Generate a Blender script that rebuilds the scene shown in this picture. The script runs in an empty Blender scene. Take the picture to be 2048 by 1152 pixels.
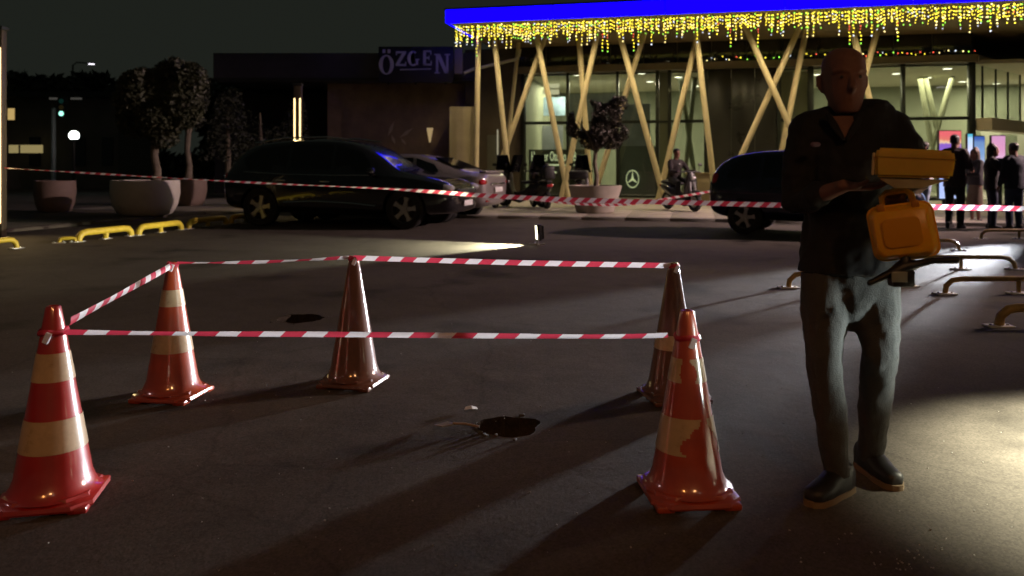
import bpy, bmesh, math, random
from mathutils import Vector, Matrix, noise
R = math.radians
random.seed(7)
SC = bpy.context.scene
COL = SC.collection

# ------------------------------------------------------------------ camera
H, F, YH = 1.297, 1600.0, 328.0          # eye height, focal length and horizon row of the 2048 px photograph
cam_d = bpy.data.cameras.new('camera'); cam = bpy.data.objects.new('camera', cam_d); COL.objects.link(cam)
cam.location = (0, 0, H); cam.rotation_euler = (R(90), 0, 0)
cam_d.sensor_width = 36; cam_d.lens = F/2048*36
cam_d.shift_y = (YH-576)/2048
cam_d.clip_start = .05; cam_d.clip_end = 1500
cam_d.dof.use_dof = True; cam_d.dof.focus_distance = 4.2; cam_d.dof.aperture_fstop = 2.6
SC.camera = cam
# ------------------------------------------------------------------ night sky
w = bpy.data.worlds.new('World'); SC.world = w; w.use_nodes = True
wn = w.node_tree.nodes; wl = w.node_tree.links; wn.clear()
sky = wn.new('ShaderNodeTexSky'); sky.sky_type = 'NISHITA'; sky.sun_disc = False
sky.sun_elevation = R(-6); sky.sun_rotation = R(200)
b1 = wn.new('ShaderNodeBackground'); b1.inputs[1].default_value = .02
b2 = wn.new('ShaderNodeBackground'); b2.inputs[0].default_value = (.0122, .0142, .0112, 1); b2.inputs[1].default_value = 1.0
ad = wn.new('ShaderNodeAddShader'); wo = wn.new('ShaderNodeOutputWorld')
wl.new(sky.outputs[0], b1.inputs[0]); wl.new(b1.outputs[0], ad.inputs[0]); wl.new(b2.outputs[0], ad.inputs[1]); wl.new(ad.outputs[0], wo.inputs[0])
# the moon-faint sun
sd = bpy.data.lights.new('sun', 'SUN'); sd.energy = .004; sd.angle = R(.5); sd.color = (1, .96, .9)
so = bpy.data.objects.new('sun', sd); COL.objects.link(so); so.rotation_euler = (R(50), 0, R(30))
SC.view_settings.view_transform = 'Standard'; SC.view_settings.look = 'None'
SC.view_settings.exposure = 0; SC.view_settings.gamma = 1; SC.view_settings.use_curve_mapping = False
SC.render.engine = 'CYCLES'
SC.cycles.use_denoising = True
SC.cycles.use_adaptive_sampling = True; SC.cycles.adaptive_threshold = .025
SC.cycles.max_bounces = 4; SC.cycles.transparent_max_bounces = 12
SC.cycles.sample_clamp_indirect = 2.0; SC.cycles.sample_clamp_direct = 0
SC.cycles.caustics_reflective = False; SC.cycles.caustics_refractive = False
SC.cycles.use_light_tree = True

def P(px, py, Y):
    """photo pixel + distance -> world point"""
    return Vector(((px-1024)/F*Y, Y, H-(py-YH)/F*Y))
def G(px, py, z=0.0):
    """photo pixel of a ground contact -> world point at height z"""
    Y = F*(H-z)/(py-YH)
    return Vector(((px-1024)/F*Y, Y, z))

# ------------------------------------------------------------------ materials
MATS = {}
def mat(name, col, rough=.6, metal=0.0, var=0.0, vscale=6.0, bump=0.0, bscale=60.0, emit=None, estr=0.0, coat=0.0, spec=None, alpha=None):
    if name in MATS: return MATS[name]
    m = bpy.data.materials.new(name); m.use_nodes = True
    nt = m.node_tree; n = nt.nodes; l = nt.links
    b = n['Principled BSDF']
    b.inputs['Base Color'].default_value = (*col, 1); b.inputs['Roughness'].default_value = rough
    b.inputs['Metallic'].default_value = metal; b.inputs['Coat Weight'].default_value = coat
    if name.startswith(('cone_', 'reflective')): b.inputs['Coat Roughness'].default_value = .14; b.inputs['Coat IOR'].default_value = 2.3
    if spec is not None: b.inputs['Specular IOR Level'].default_value = spec
    if emit: b.inputs['Emission Color'].default_value = (*emit, 1); b.inputs['Emission Strength'].default_value = estr
    if var or bump:
        tc = n.new('ShaderNodeTexCoord')
    if var:
        no = n.new('ShaderNodeTexNoise'); no.inputs['Scale'].default_value = vscale; no.inputs['Detail'].default_value = 6
        no.inputs['Roughness'].default_value = .65
        l.new(tc.outputs['Object'], no.inputs['Vector'])
        mx = n.new('ShaderNodeMix'); mx.data_type = 'RGBA'
        mx.inputs['A'].default_value = (*[c*(1-var) for c in col], 1); mx.inputs['B'].default_value = (*[min(1, c*(1+var)) for c in col], 1)
        cr = n.new('ShaderNodeValToRGB'); cr.color_ramp.elements[0].position = .3; cr.color_ramp.elements[1].position = .7
        l.new(no.outputs['Fac'], cr.inputs['Fac']); l.new(cr.outputs['Color'], mx.inputs['Factor']); l.new(mx.outputs['Result'], b.inputs['Base Color'])
        ma = n.new('ShaderNodeMapRange'); ma.inputs['To Min'].default_value = max(.03, rough-.12); ma.inputs['To Max'].default_value = min(1, rough+.12)
        l.new(no.outputs['Fac'], ma.inputs['Value']); l.new(ma.outputs['Result'], b.inputs['Roughness'])
    if bump:
        n2 = n.new('ShaderNodeTexNoise'); n2.inputs['Scale'].default_value = bscale; n2.inputs['Detail'].default_value = 4
        l.new(tc.outputs['Object'], n2.inputs['Vector'])
        bp = n.new('ShaderNodeBump'); bp.inputs['Strength'].default_value = bump; bp.inputs['Distance'].default_value = .01
        l.new(n2.outputs['Fac'], bp.inputs['Height']); l.new(bp.outputs['Normal'], b.inputs['Normal'])
    MATS[name] = m
    return m
def glow(name, col, s):
    if name in MATS: return MATS[name]
    m = bpy.data.materials.new(name); m.use_nodes = True; n = m.node_tree.nodes; n.clear()
    e = n.new('ShaderNodeEmission'); e.inputs[0].default_value = (*col, 1); e.inputs[1].default_value = s
    o = n.new('ShaderNodeOutputMaterial'); m.node_tree.links.new(e.outputs[0], o.inputs[0])
    MATS[name] = m; return m
def pane_mat(name, tint=(.8, .84, .78), refl=1.0):
    if name in MATS: return MATS[name]
    m = bpy.data.materials.new(name); m.use_nodes = True; n = m.node_tree.nodes; l = m.node_tree.links; n.clear()
    t = n.new('ShaderNodeBsdfTransparent'); t.inputs[0].default_value = (*tint, 1)
    g = n.new('ShaderNodeBsdfGlossy'); g.inputs['Roughness'].default_value = .03; g.inputs[0].default_value = (refl, refl, refl, 1)
    lw = n.new('ShaderNodeLayerWeight'); lw.inputs[0].default_value = .5
    pw = n.new('ShaderNodeMath'); pw.operation = 'POWER'; pw.inputs[1].default_value = 5; l.new(lw.outputs['Facing'], pw.inputs[0])
    f = n.new('ShaderNodeMath'); f.operation = 'MULTIPLY_ADD'; f.inputs[1].default_value = .8; f.inputs[2].default_value = .035; l.new(pw.outputs[0], f.inputs[0])
    mx = n.new('ShaderNodeMixShader'); o = n.new('ShaderNodeOutputMaterial')
    l.new(f.outputs[0], mx.inputs[0]); l.new(t.outputs[0], mx.inputs[1]); l.new(g.outputs[0], mx.inputs[2]); l.new(mx.outputs[0], o.inputs[0])
    MATS[name] = m; return m
def asphalt():
    m = bpy.data.materials.new('asphalt'); m.use_nodes = True; n = m.node_tree.nodes; l = m.node_tree.links
    b = n['Principled BSDF']; tc = n.new('ShaderNodeTexCoord')
    def nz(s, d=5, r=.6):
        q = n.new('ShaderNodeTexNoise'); q.inputs['Scale'].default_value = s; q.inputs['Detail'].default_value = d; q.inputs['Roughness'].default_value = r
        l.new(tc.outputs['Object'], q.inputs['Vector']); return q
    big, mid, fine = nz(.55), nz(3.2, 6, .7), nz(170, 3, .7)
    cr = n.new('ShaderNodeValToRGB'); e = cr.color_ramp.elements
    e[0].position = .32; e[0].color = (.056, .048, .041, 1); e[1].position = .7; e[1].color = (.11, .096, .082, 1)
    a1 = n.new('ShaderNodeMix'); a1.data_type = 'FLOAT'; a1.inputs['Factor'].default_value = .5
    l.new(big.outputs['Fac'], a1.inputs['A']); l.new(mid.outputs['Fac'], a1.inputs['B']); l.new(a1.outputs['Result'], cr.inputs['Fac'])
    # aggregate speckle
    vo = n.new('ShaderNodeTexVoronoi'); vo.inputs['Scale'].default_value = 120; l.new(tc.outputs['Object'], vo.inputs['Vector'])
    sp = n.new('ShaderNodeMapRange'); sp.inputs['From Min'].default_value = 0; sp.inputs['From Max'].default_value = 1; sp.inputs['To Min'].default_value = .72; sp.inputs['To Max'].default_value = 1.28
    l.new(vo.outputs['Color'], sp.inputs['Value'])
    mu = n.new('ShaderNodeMix'); mu.data_type = 'RGBA'; mu.blend_type = 'MULTIPLY'; mu.inputs['Factor'].default_value = 1
    l.new(cr.outputs['Color'], mu.inputs['A']); l.new(sp.outputs['Result'], mu.inputs['B'])
    # pale dusty scuffs
    du = nz(1.4, 8, .75); dr = n.new('ShaderNodeValToRGB'); dr.color_ramp.elements[0].position = .62; dr.color_ramp.elements[1].position = .78
    l.new(du.outputs['Fac'], dr.inputs['Fac'])
    m2 = n.new('ShaderNodeMix'); m2.data_type = 'RGBA'; m2.inputs['B'].default_value = (.15, .135, .12, 1)
    df = n.new('ShaderNodeMath'); df.operation = 'MULTIPLY'; df.inputs[1].default_value = .5; l.new(dr.outputs['Color'], df.inputs[0])
    l.new(df.outputs[0], m2.inputs['Factor']); l.new(mu.outputs['Result'], m2.inputs['A'])
    wv = n.new('ShaderNodeMix'); wv.data_type = 'VECTOR'; wv.inputs['Factor'].default_value = .18
    l.new(tc.outputs['Object'], wv.inputs['A']); l.new(mid.outputs['Color'], wv.inputs['B'])
    ck = n.new('ShaderNodeTexVoronoi'); ck.feature = 'DISTANCE_TO_EDGE'; ck.inputs['Scale'].default_value = .55; l.new(wv.outputs['Result'], ck.inputs['Vector'])
    cm = n.new('ShaderNodeMapRange'); cm.inputs['From Min'].default_value = .0025; cm.inputs['From Max'].default_value = .007; cm.inputs['To Min'].default_value = .85; cm.inputs['To Max'].default_value = 1; l.new(ck.outputs['Distance'], cm.inputs['Value'])
    st = nz(.9, 3, .5); sr = n.new('ShaderNodeValToRGB'); sr.color_ramp.elements[0].position = .3; sr.color_ramp.elements[0].color = (.5, .5, .5, 1); sr.color_ramp.elements[1].position = .42; l.new(st.outputs['Fac'], sr.inputs['Fac'])
    m3 = n.new('ShaderNodeMix'); m3.data_type = 'RGBA'; m3.blend_type = 'MULTIPLY'; m3.inputs['Factor'].default_value = 1; l.new(m2.outputs['Result'], m3.inputs['A']); l.new(cm.outputs['Result'], m3.inputs['B'])
    m4 = n.new('ShaderNodeMix'); m4.data_type = 'RGBA'; m4.blend_type = 'MULTIPLY'; m4.inputs['Factor'].default_value = 1; l.new(m3.outputs['Result'], m4.inputs['A']); l.new(sr.outputs['Color'], m4.inputs['B'])
    l.new(m4.outputs['Result'], b.inputs['Base Color'])
    rr = n.new('ShaderNodeMapRange'); rr.inputs['To Min'].default_value = .7; rr.inputs['To Max'].default_value = .95
    l.new(mid.outputs['Fac'], rr.inputs['Value']); l.new(rr.outputs['Result'], b.inputs['Roughness'])
    b.inputs['Specular IOR Level'].default_value = .12
    bp = n.new('ShaderNodeBump'); bp.inputs['Strength'].default_value = .3; bp.inputs['Distance'].default_value = .004
    l.new(fine.outputs['Fac'], bp.inputs['Height'])
    b2 = n.new('ShaderNodeBump'); b2.inputs['Strength'].default_value = .14; b2.inputs['Distance'].default_value = .04
    l.new(mid.outputs['Fac'], b2.inputs['Height']); l.new(bp.outputs['Normal'], b2.inputs['Normal']); l.new(b2.outputs['Normal'], b.inputs['Normal'])
    return m

# ------------------------------------------------------------------ mesh helpers
class MB:
    def __init__(s): s.bm = bmesh.new(); s.mi = 0
    def _f(s, vs):
        try:
            f = s.bm.faces.new(vs); f.material_index = s.mi; return f
        except ValueError: return None
    def box(s, c, d, M=None, bevel=0):
        c = Vector(c); vs = []
        for z in (-1, 1):
            for x, y in ((-1, -1), (1, -1), (1, 1), (-1, 1)):
                p = Vector((x*d[0]/2, y*d[1]/2, z*d[2]/2))
                if M is not None: p = M @ p
                vs.append(s.bm.verts.new(c+p))
        fs = [s._f([vs[i] for i in q]) for q in ((3, 2, 1, 0), (4, 5, 6, 7), (0, 1, 5, 4), (1, 2, 6, 5), (2, 3, 7, 6), (3, 0, 4, 7))]
        if bevel:
            es = list({e for f in fs for e in f.edges})
            bmesh.ops.bevel(s.bm, geom=es, offset=bevel, segments=2, affect='EDGES', profile=.5, material=s.mi)
        return s
    def rings(s, rs, cap=True, closed=True):
        prev = None; first = None
        for r in rs:
            cur = [s.bm.verts.new(p) for p in r]
            if prev:
                k = len(cur)
                for i in range(k if closed else k-1):
                    s._f([prev[i], prev[(i+1) % k], cur[(i+1) % k], cur[i]])
            else: first = cur
            prev = cur
        if cap and len(rs) > 1:
            s._f(list(reversed(first))); s._f(prev)
        return s
    def tube(s, pts, rad, n=8, ref=None, cap=True, round_ends=False):
        """pts list; rad float, list of floats, or list of (side, depth) pairs"""
        pts = [Vector(p) for p in pts]; k = len(pts)
        if not isinstance(rad, (list, tuple)): rad = [rad]*k
        rad = [r if isinstance(r, (list, tuple)) else (r, r) for r in rad]
        if round_ends:
            t0 = (pts[0]-pts[1]).normalized(); t1 = (pts[-1]-pts[-2]).normalized()
            m0, m1 = min(rad[0]), min(rad[-1])
            pre = [(pts[0]+t0*m0*math.sin(a), tuple(max(.0008, x-m0*(1-math.cos(a))) for x in rad[0])) for a in (1.5, 1.1, .6)]
            post = [(pts[-1]+t1*m1*math.sin(a), tuple(max(.0008, x-m1*(1-math.cos(a))) for x in rad[-1])) for a in (.6, 1.1, 1.5)]
            pts = [p for p, _ in pre]+pts+[p for p, _ in post]; rad = [r for _, r in pre]+list(rad)+[r for _, r in post]; k = len(pts)
        rs = []; side = None
        for i, p in enumerate(pts):
            t = (pts[min(i+1, k-1)]-pts[max(i-1, 0)]).normalized()
            if ref is not None: f = Vector(ref)
            else: f = side if side is not None else (Vector((0, 0, 1)) if abs(t.z) < .9 else Vector((0, 1, 0)))
            sd = (f.cross(t)).normalized() if ref is not None or side is None else (side - t*side.dot(t)).normalized()
            if ref is None: side = sd
            up = t.cross(sd)
            rs.append([p + sd*math.cos(a)*rad[i][0] + up*math.sin(a)*rad[i][1] for a in (2*math.pi*j/n for j in range(n))])
        return s.rings(rs, cap)
    def cyl(s, a, b, r, n=12, r2=None): return s.tube([a, b], [r, r if r2 is None else r2], n)
    def lathe(s, prof, n=24, c=(0, 0, 0), M=None, cap=True):
        c = Vector(c); rs = []
        for r, z in prof:
            rr = []
            for j in range(n):
                a = 2*math.pi*j/n; p = Vector((r*math.cos(a), r*math.sin(a), z))
                if M is not None: p = M @ p
                rr.append(c+p)
            rs.append(rr)
        return s.rings(rs, cap)
    def prism(s, poly, depth, M=None, c=(0, 0, 0)):
        """poly in local XZ, extruded along local +Y by depth"""
        c = Vector(c); f = []; b = []
        for x, z in poly:
            for y, L in ((0, f), (depth, b)):
                p = Vector((x, y, z));
                if M is not None: p = M @ p
                L.append(s.bm.verts.new(c+p))
        k = len(poly)
        for i in range(k): s._f([f[i], f[(i+1) % k], b[(i+1) % k], b[i]])
        a = s._f(list(f)); z = s._f(list(reversed(b)))
        bmesh.ops.triangulate(s.bm, faces=[x for x in (a, z) if x])
        return s
    def quad(s, a, b, c, d): s._f([s.bm.verts.new(Vector(p)) for p in (a, b, c, d)]); return s
    def ball(s, c, r, seg=10, ring=6, M=None):
        if not isinstance(r, (list, tuple)): r = (r, r, r)
        rs = []
        for i in range(1, ring):
            t = math.pi*i/ring
            rr = []
            for j in range(seg):
                a = 2*math.pi*j/seg
                p = Vector((r[0]*math.sin(t)*math.cos(a), r[1]*math.sin(t)*math.sin(a), -r[2]*math.cos(t)))
                if M is not None: p = M @ p
                rr.append(Vector(c)+p)
            rs.append(rr)
        return s.rings(rs)
def wmat(o):
    M = Matrix.Identity(4)
    while o is not None:
        M = o.matrix_basis @ M; o = o.parent
    return M
def obj(name, mb, mats, parent=None, world=False, smooth=35, normals=True):
    bm = mb.bm if isinstance(mb, MB) else mb
    if normals: bmesh.ops.recalc_face_normals(bm, faces=bm.faces)
    if world and parent is not None: bm.transform(wmat(parent).inverted())
    me = bpy.data.meshes.new(name); bm.to_mesh(me); bm.free()
    return link(name, me, mats, parent, smooth)
def wlink(name, me, mats, parent, smooth=180):
    me.transform(wmat(parent).inverted()); return link(name, me, mats, parent, smooth)
def link(name, me, mats, parent=None, smooth=35):
    if len(me.materials): me.materials.clear()
    for m in (mats if isinstance(mats, (list, tuple)) else [mats]): me.materials.append(m)
    if smooth:
        me.shade_smooth()
        if smooth < 180: me.set_sharp_from_angle(angle=R(smooth))
    o = bpy.data.objects.new(name, me); COL.objects.link(o)
    if parent is not None: o.parent = parent
    return o
def tag(o, label, cat, group=None):
    o['label'] = label; o['category'] = cat
    if group: o['group'] = group
    return o
def thing(name, label, cat, loc=(0, 0, 0), rz=0.0, group=None, scale=1.0):
    o = bpy.data.objects.new(name, None); COL.objects.link(o); o.empty_display_size = .2
    o.location = loc; o.rotation_euler = (0, 0, rz); o.scale = (scale,)*3
    return tag(o, label, cat, group)
def structure(o): o['kind'] = 'structure'; return o
def copy_tree(o, parent=None):
    c = o.copy(); COL.objects.link(c); c.parent = parent
    for ch in list(o.children): copy_tree(ch, c)
    return c
def lamp(name, kind, loc, aim, energy, col, parent=None, size=.1, spot=60, blend=.3, size_y=None):
    d = bpy.data.lights.new(name, kind); d.energy = energy; d.color = col
    if kind == 'AREA':
        d.shape = 'RECTANGLE' if size_y else 'SQUARE'; d.size = size
        if size_y: d.size_y = size_y
    else: d.shadow_soft_size = size
    if kind == 'SPOT': d.spot_size = R(spot); d.spot_blend = blend
    o = bpy.data.objects.new(name, d); COL.objects.link(o)
    loc = Vector(loc); aim = Vector(aim)
    q = (aim-loc).to_track_quat('-Z', 'Y')
    M = Matrix.Translation(loc) @ q.to_matrix().to_4x4()
    if parent is not None: o.parent = parent; M = wmat(parent).inverted() @ M
    o.matrix_basis = M
    return o
def evaluated(me, mods):
    """run modifiers on a mesh and return the resulting mesh"""
    t = bpy.data.objects.new('tmp', me); COL.objects.link(t)
    for typ, kw in mods:
        m = t.modifiers.new(typ, typ)
        for k, v in kw.items(): setattr(m, k, v)
    dg = bpy.context.evaluated_depsgraph_get(); dg.update()
    out = bpy.data.meshes.new_from_object(t.evaluated_get(dg))
    bpy.data.objects.remove(t); bpy.data.meshes.remove(me)
    return out
def fused(mb, voxel, smooth=4, clouds=0.0, csize=.12):
    bmesh.ops.recalc_face_normals(mb.bm, faces=mb.bm.faces)
    me = bpy.data.meshes.new('fuse'); mb.bm.to_mesh(me); mb.bm.free()
    mods = [('REMESH', dict(mode='VOXEL', voxel_size=voxel)), ('SMOOTH', dict(factor=.5, iterations=smooth))]
    if clouds:
        tx = bpy.data.textures.new('folds', 'CLOUDS'); tx.noise_scale = csize; tx.noise_depth = 2
        mods.append(('DISPLACE', dict(texture=tx, strength=clouds, mid_level=.5)))
    return evaluated(me, mods)
def text_mesh(s, size, extrude=.004, xscale=1.0):
    c = bpy.data.curves.new('txt', 'FONT'); c.body = s; c.size = size; c.extrude = extrude; c.resolution_u = 3
    t = bpy.data.objects.new('txt', c); COL.objects.link(t)
    dg = bpy.context.evaluated_depsgraph_get(); dg.update()
    me = bpy.data.meshes.new_from_object(t.evaluated_get(dg)); bpy.data.objects.remove(t)
    me.transform(Matrix.Diagonal((xscale, 1, 1, 1)))
    return me

# ------------------------------------------------------------------ shared materials
M_ASPH = asphalt()
M_PAVE = mat('pavement_stone', (.3, .27, .23), .75, var=.2, vscale=3, bump=.3)
M_STEEL = mat('galvanised_steel', (.5, .5, .5), .4, .8, var=.2, vscale=9)
M_BLACK = mat('black_plastic', (.012, .012, .013), .45)
M_RUB = mat('rubber', (.012, .012, .012), .8)
M_DARK = mat('dark_metal', (.03, .032, .03), .4, .5)
M_CAR_GLASS = mat('car_glass', (.006, .007, .009), .06, spec=.6)
M_CHROME = mat('chrome', (.75, .75, .76), .18, 1.0)
M_TAPE_R = mat('tape_red', (.6, .05, .09), .45, var=.15, vscale=30)
M_TAPE_W = mat('tape_white', (.82, .8, .8), .45, var=.1, vscale=30)
for m_ in (M_TAPE_R, M_TAPE_W):                      # thin plastic film lets light through
    nt = m_.node_tree; n_ = nt.nodes; b_ = n_['Principled BSDF']; o_ = n_['Material Output']
    tr_ = n_.new('ShaderNodeBsdfTranslucent'); tr_.inputs[0].default_value = b_.inputs['Base Color'].default_value
    mx_ = n_.new('ShaderNodeMixShader'); mx_.inputs[0].default_value = .45
    nt.links.new(b_.outputs[0], mx_.inputs[1]); nt.links.new(tr_.outputs[0], mx_.inputs[2]); nt.links.new(mx_.outputs[0], o_.inputs[0])
M_SKIN = mat('skin', (.19, .088, .064), .7, var=.12, vscale=20)

# ================================================================== SETTING
def ground_with_holes(holes):
    bm = bmesh.new(); edges = []
    def loop(pts):
        vs = [bm.verts.new(p) for p in pts]
        for i in range(len(vs)): edges.append(bm.edges.new((vs[i], vs[(i+1) % len(vs)])))
    S = 600
    loop([(-S, -60, 0), (S, -60, 0), (S, 900, 0), (-S, 900, 0)])
    for h in holes: loop(h)
    bmesh.ops.triangle_fill(bm, edges=edges, use_beauty=True)
    for f in bm.faces:
        if f.normal.z < 0: f.normal_flip()
    return structure(obj('ground', bm, M_ASPH, smooth=0, normals=False))
def hole_loop(c, rx, ry, seed, n=26):
    rnd = random.Random(seed); out = []
    for i in range(n):
        a = 2*math.pi*i/n; k = 1+.22*noise.noise((math.cos(a)*1.6+seed, math.sin(a)*1.6, seed))+rnd.uniform(-.05, .05)
        out.append(Vector((c.x+rx*k*math.cos(a), c.y+ry*k*math.sin(a), 0)))
    return out
h1c, h2c = G(1018, 852), G(598, 637)
HL1, HL2 = hole_loop(h1c, .165, .15, 3), hole_loop(h2c, .19, .2, 8)
ground_with_holes([HL1, HL2])
M_SOIL = mat('hole_soil', (.035, .026, .02), .95, var=.4, vscale=20, bump=.8, bscale=40)
M_CRUMB = mat('broken_asphalt', (.1, .095, .09), .85, var=.3, vscale=30, bump=.6, bscale=90)
for HL, c, lab in ((HL1, h1c, 'dark broken hole in the asphalt between the two front cones'), (HL2, h2c, 'smaller dark hole in the asphalt behind the cones')):
    r = thing('pothole', lab, 'hole', (c.x, c.y, 0), group=None)
    mb = MB(); rs = []
    for k, (s, z) in enumerate(((1.0, .001), (1.08, -.06), (1.18, -.2), (1.0, -.38), (.6, -.42))):
        rs.append([Vector((c.x+(p.x-c.x)*s*(1+.06*noise.noise((p.x*9, p.y*9, k))), c.y+(p.y-c.y)*s, z)) for p in HL])
    mb.rings(rs, cap=False); mb._f([mb.bm.verts.new(p) for p in rs[-1]])
    obj('pit', mb, M_SOIL, r, True)
    rnd = random.Random(len(lab))
    for k in range(5):                                     # crumbled slabs round the rim
        a = rnd.uniform(0, 6.28); q = HL[int(a/6.2832*len(HL)) % len(HL)]; s = rnd.uniform(.008, .02)
        p = c+(q-c)*rnd.uniform(1.08, 1.3)
        mb = MB(); M = Matrix.Rotation(rnd.uniform(0, 6), 3, 'Z') @ Matrix.Rotation(rnd.uniform(-.3, .3), 3, 'X')
        mb.box((p.x, p.y, s*.28), (s*1.5, s, s*.6), M, bevel=s*.15)
        obj('rubble', mb, M_CRUMB, r, True)

# pavement in front of the showroom (edge runs with the facade)
A = R(13); OX, OY = (895-1024)/F*25, 25.0
U = Vector((math.cos(A), -math.sin(A), 0)); V = Vector((math.sin(A), math.cos(A), 0)); O = Vector((OX, OY, 0))
def uat(px, v):
    k = (px-1024)/F; b = O+V*v
    return (k*b.y-b.x)/(U.x-k*U.y)
def yat(px, v): return (O+V*v+U*uat(px, v)).y
def zat(px, py, v): return H+(YH-py)*yat(px, v)/F
PZ = .08
kerb_v = -5.55
mb = MB(); n = 40
rnd = random.Random(2)
def slab(u0, u1, v0, v1, z0, z1, bev=.012):
    m = MB(); M = Matrix(((U.x, V.x, 0), (U.y, V.y, 0), (0, 0, 1)))
    c = O+U*((u0+u1)/2)+V*((v0+v1)/2); m.box((c.x, c.y, (z0+z1)/2), (u1-u0, v1-v0, z1-z0), M, bevel=bev); return m
pav = structure(obj('pavement', slab(-9, 40, kerb_v+.17, 30, -.2, PZ-.006, 0), M_PAVE))
for i in range(26):                                       # kerb stones
    u0 = -9+i*1.0
    obj('kerb_stone', slab(u0+.004, u0+.996, kerb_v, kerb_v+.165, -.1, PZ+rnd.uniform(-.004, .003)), mat('kerb_stone', (.26, .25, .22), .8, var=.2, vscale=5, bump=.3), pav)
M_TILE = mat('paving_tile', (.33, .295, .235), .7, var=.16, vscale=2.2, bump=.25)
for i in range(26):                                       # paving slabs in the strip the photo shows
    for j in range(4):
        u0 = -8+i*1.0
        obj('paving_slab', slab(u0+.006, u0+.994, kerb_v+.18+j*.9, kerb_v+.18+j*.9+.888, PZ-.03, PZ+rnd.uniform(-.002, .002), .004), M_TILE, pav)
# raised bed behind the left parking stops
bed = structure(obj('planting_bed', MB().box((-15.5, 24, .02), (16.5, 20, .1), Matrix.Rotation(R(-17), 3, 'Z'), .02), mat('bed_soil', (.06, .05, .04), .9, var=.4, vscale=2, bump=.7, bscale=20)))

# ================================================================== SHOWROOM BUILDING
B = thing('showroom_building', 'glass showroom with blue lit roof edge and slanted pale columns', 'building', O, -A)
SOF, BAND0, BAND1 = 5.66, 5.7, 6.1
UW = 27.0
M_FASCIA = mat('fascia_board', (.55, .38, .14), .6, var=.15, vscale=2)
M_SOFF = mat('soffit_panel', (.34, .25, .13), .55, var=.1, vscale=2)
M_COLP = mat('column_paint', (.62, .52, .33), .5, var=.08, vscale=4)
M_FRAME = mat('window_frame_metal', (.035, .04, .032), .35, .6)
M_GLOSSP = mat('dark_gloss_panel', (.02, .018, .016), .12, spec=.7)
def bx(name, u0, u1, v0, v1, z0, z1, m, parent=B, bevel=.0):
    return obj(name, MB().box(((u0+u1)/2, (v0+v1)/2, (z0+z1)/2), (u1-u0, v1-v0, z1-z0), None, bevel), m, parent)
roof = bx('roof', .06, UW, .06, 14.5, SOF+.02, BAND1-.02, M_SOFF)
M_LED = glow('blue_led_band', (.002, .0, 1.0), 4.5)
u = 0.0; k = 0
while u < UW:                                             # backlit blue panels along the roof edge
    L = 3.35
    bx('led_panel', u, min(u+L-.03, UW), -.05, .05, BAND0, BAND1, M_LED, roof, .01); u += L
bx('led_panel', -.05, -.003, -.05, 3.0, BAND0, BAND1, M_LED, roof, .01)
bx('roof_capping', -.08, UW, -.08, .2, BAND1, BAND1+.05, M_DARK, roof)
# slanted columns: (top px,py) -> (foot px) in the plane v
def column(tx, ty, bx_, v, r=.1):
    u0, u1 = uat(tx, v), uat(bx_, v)
    zt = zat(tx, ty, v)
    top = Vector((u0, v, zt)); bot = Vector((u1, v, PZ))
    d = (top-bot).normalized(); top = bot+d*((SOF+.03-PZ)/d.z)
    mb = MB(); mb.tube([bot, bot.lerp(top, .5), top], r, 14)
    c = obj('column', mb, M_COLP, B)
    obj('base_plate', MB().lathe([(r*1.9, PZ), (r*1.9, PZ+.025), (r*1.2, PZ+.03), (r*1.15, PZ+.08)], 14, (bot.x, bot.y, 0)), M_COLP, c)
for t in ((957, 69, 951, 2.5), (988, 68, 1022, 2.5), (1084, 91, 976, 2.9), (1078, 97, 1138, 2.5), (1157, 63, 1183, 2.9), (1196, 63, 1122, 2.5),
          (1239, 68, 1330, 2.5), (1290, 62, 1185, 2.9), (1392, 83, 1316, 2.9), (1394, 80, 1432, 2.5), (1492, 56, 1648, 2.5), (1601, 50, 1441, 2.9), (1613, 56, 1543, 3.3),
          (1700, 40, 1790, 2.5), (1760, 40, 1660, 2.9)):
    column(*t, r=.094)
column(1036, 97, 1004, 4.4, .075)
# glazed front
GV = 5.5; GT = 4.62
ZT = 2.83
M_PANE = pane_mat('window_pane')
def window(p0, p1, z0, z1):
    u0, u1 = uat(p0, GV), uat(p1, GV)
    fr = MB()
    t = .035
    for (a, b, c, d) in ((u0, u0+t, z0, z1), (u1-t, u1, z0, z1), (u0+t, u1-t, z0, z0+t), (u0+t, u1-t, z1-t, z1)):
        fr.box(((a+b)/2, GV, (c+d)/2), (b-a, .07, d-c))
    wv = obj('window', fr, M_FRAME, B)
    obj('pane', MB().box(((u0+u1)/2, GV, (z0+z1)/2), (u1-u0-2*t-.004, .012, z1-z0-2*t-.004)), M_PANE, wv)
segs = [(1050, 1135), (1137, 1234), (1236, 1313), (1341, 1410), (1560, 1617), (1625, 1804), (1808, 1940)]
for a, b in segs:
    window(a, b, PZ+.1, ZT-.02); window(a, b, ZT+.02, GT)
for px, wd in ((1046, .13), (1136, .1), (1235, .1), (1315, .12), (1339, .12), (1412, .12), (1557, .12), (1621, .16), (1806, .12), (1943, .2)):
    uu = uat(px, GV); bx('mullion', uu-wd/2, uu+wd/2, GV-.1, GV+.12, PZ, GT+.05, M_FRAME, B, .006)
uL, uC = uat(1046, GV), uat(1945, GV)
bx('transom', uL, uat(1410, GV), GV-.06, GV+.06, ZT-.03, ZT+.03, M_FRAME); bx('transom', uat(1560, GV), uC, GV-.06, GV+.06, ZT-.03, ZT+.03, M_FRAME)
bx('head_beam', uat(1030, GV), uC+.05, GV-.25, GV+.1, GT+.06, GT+.3, mat('beam_paint', (.2, .16, .11), .45, var=.1))
u = uat(1030, GV)
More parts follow.
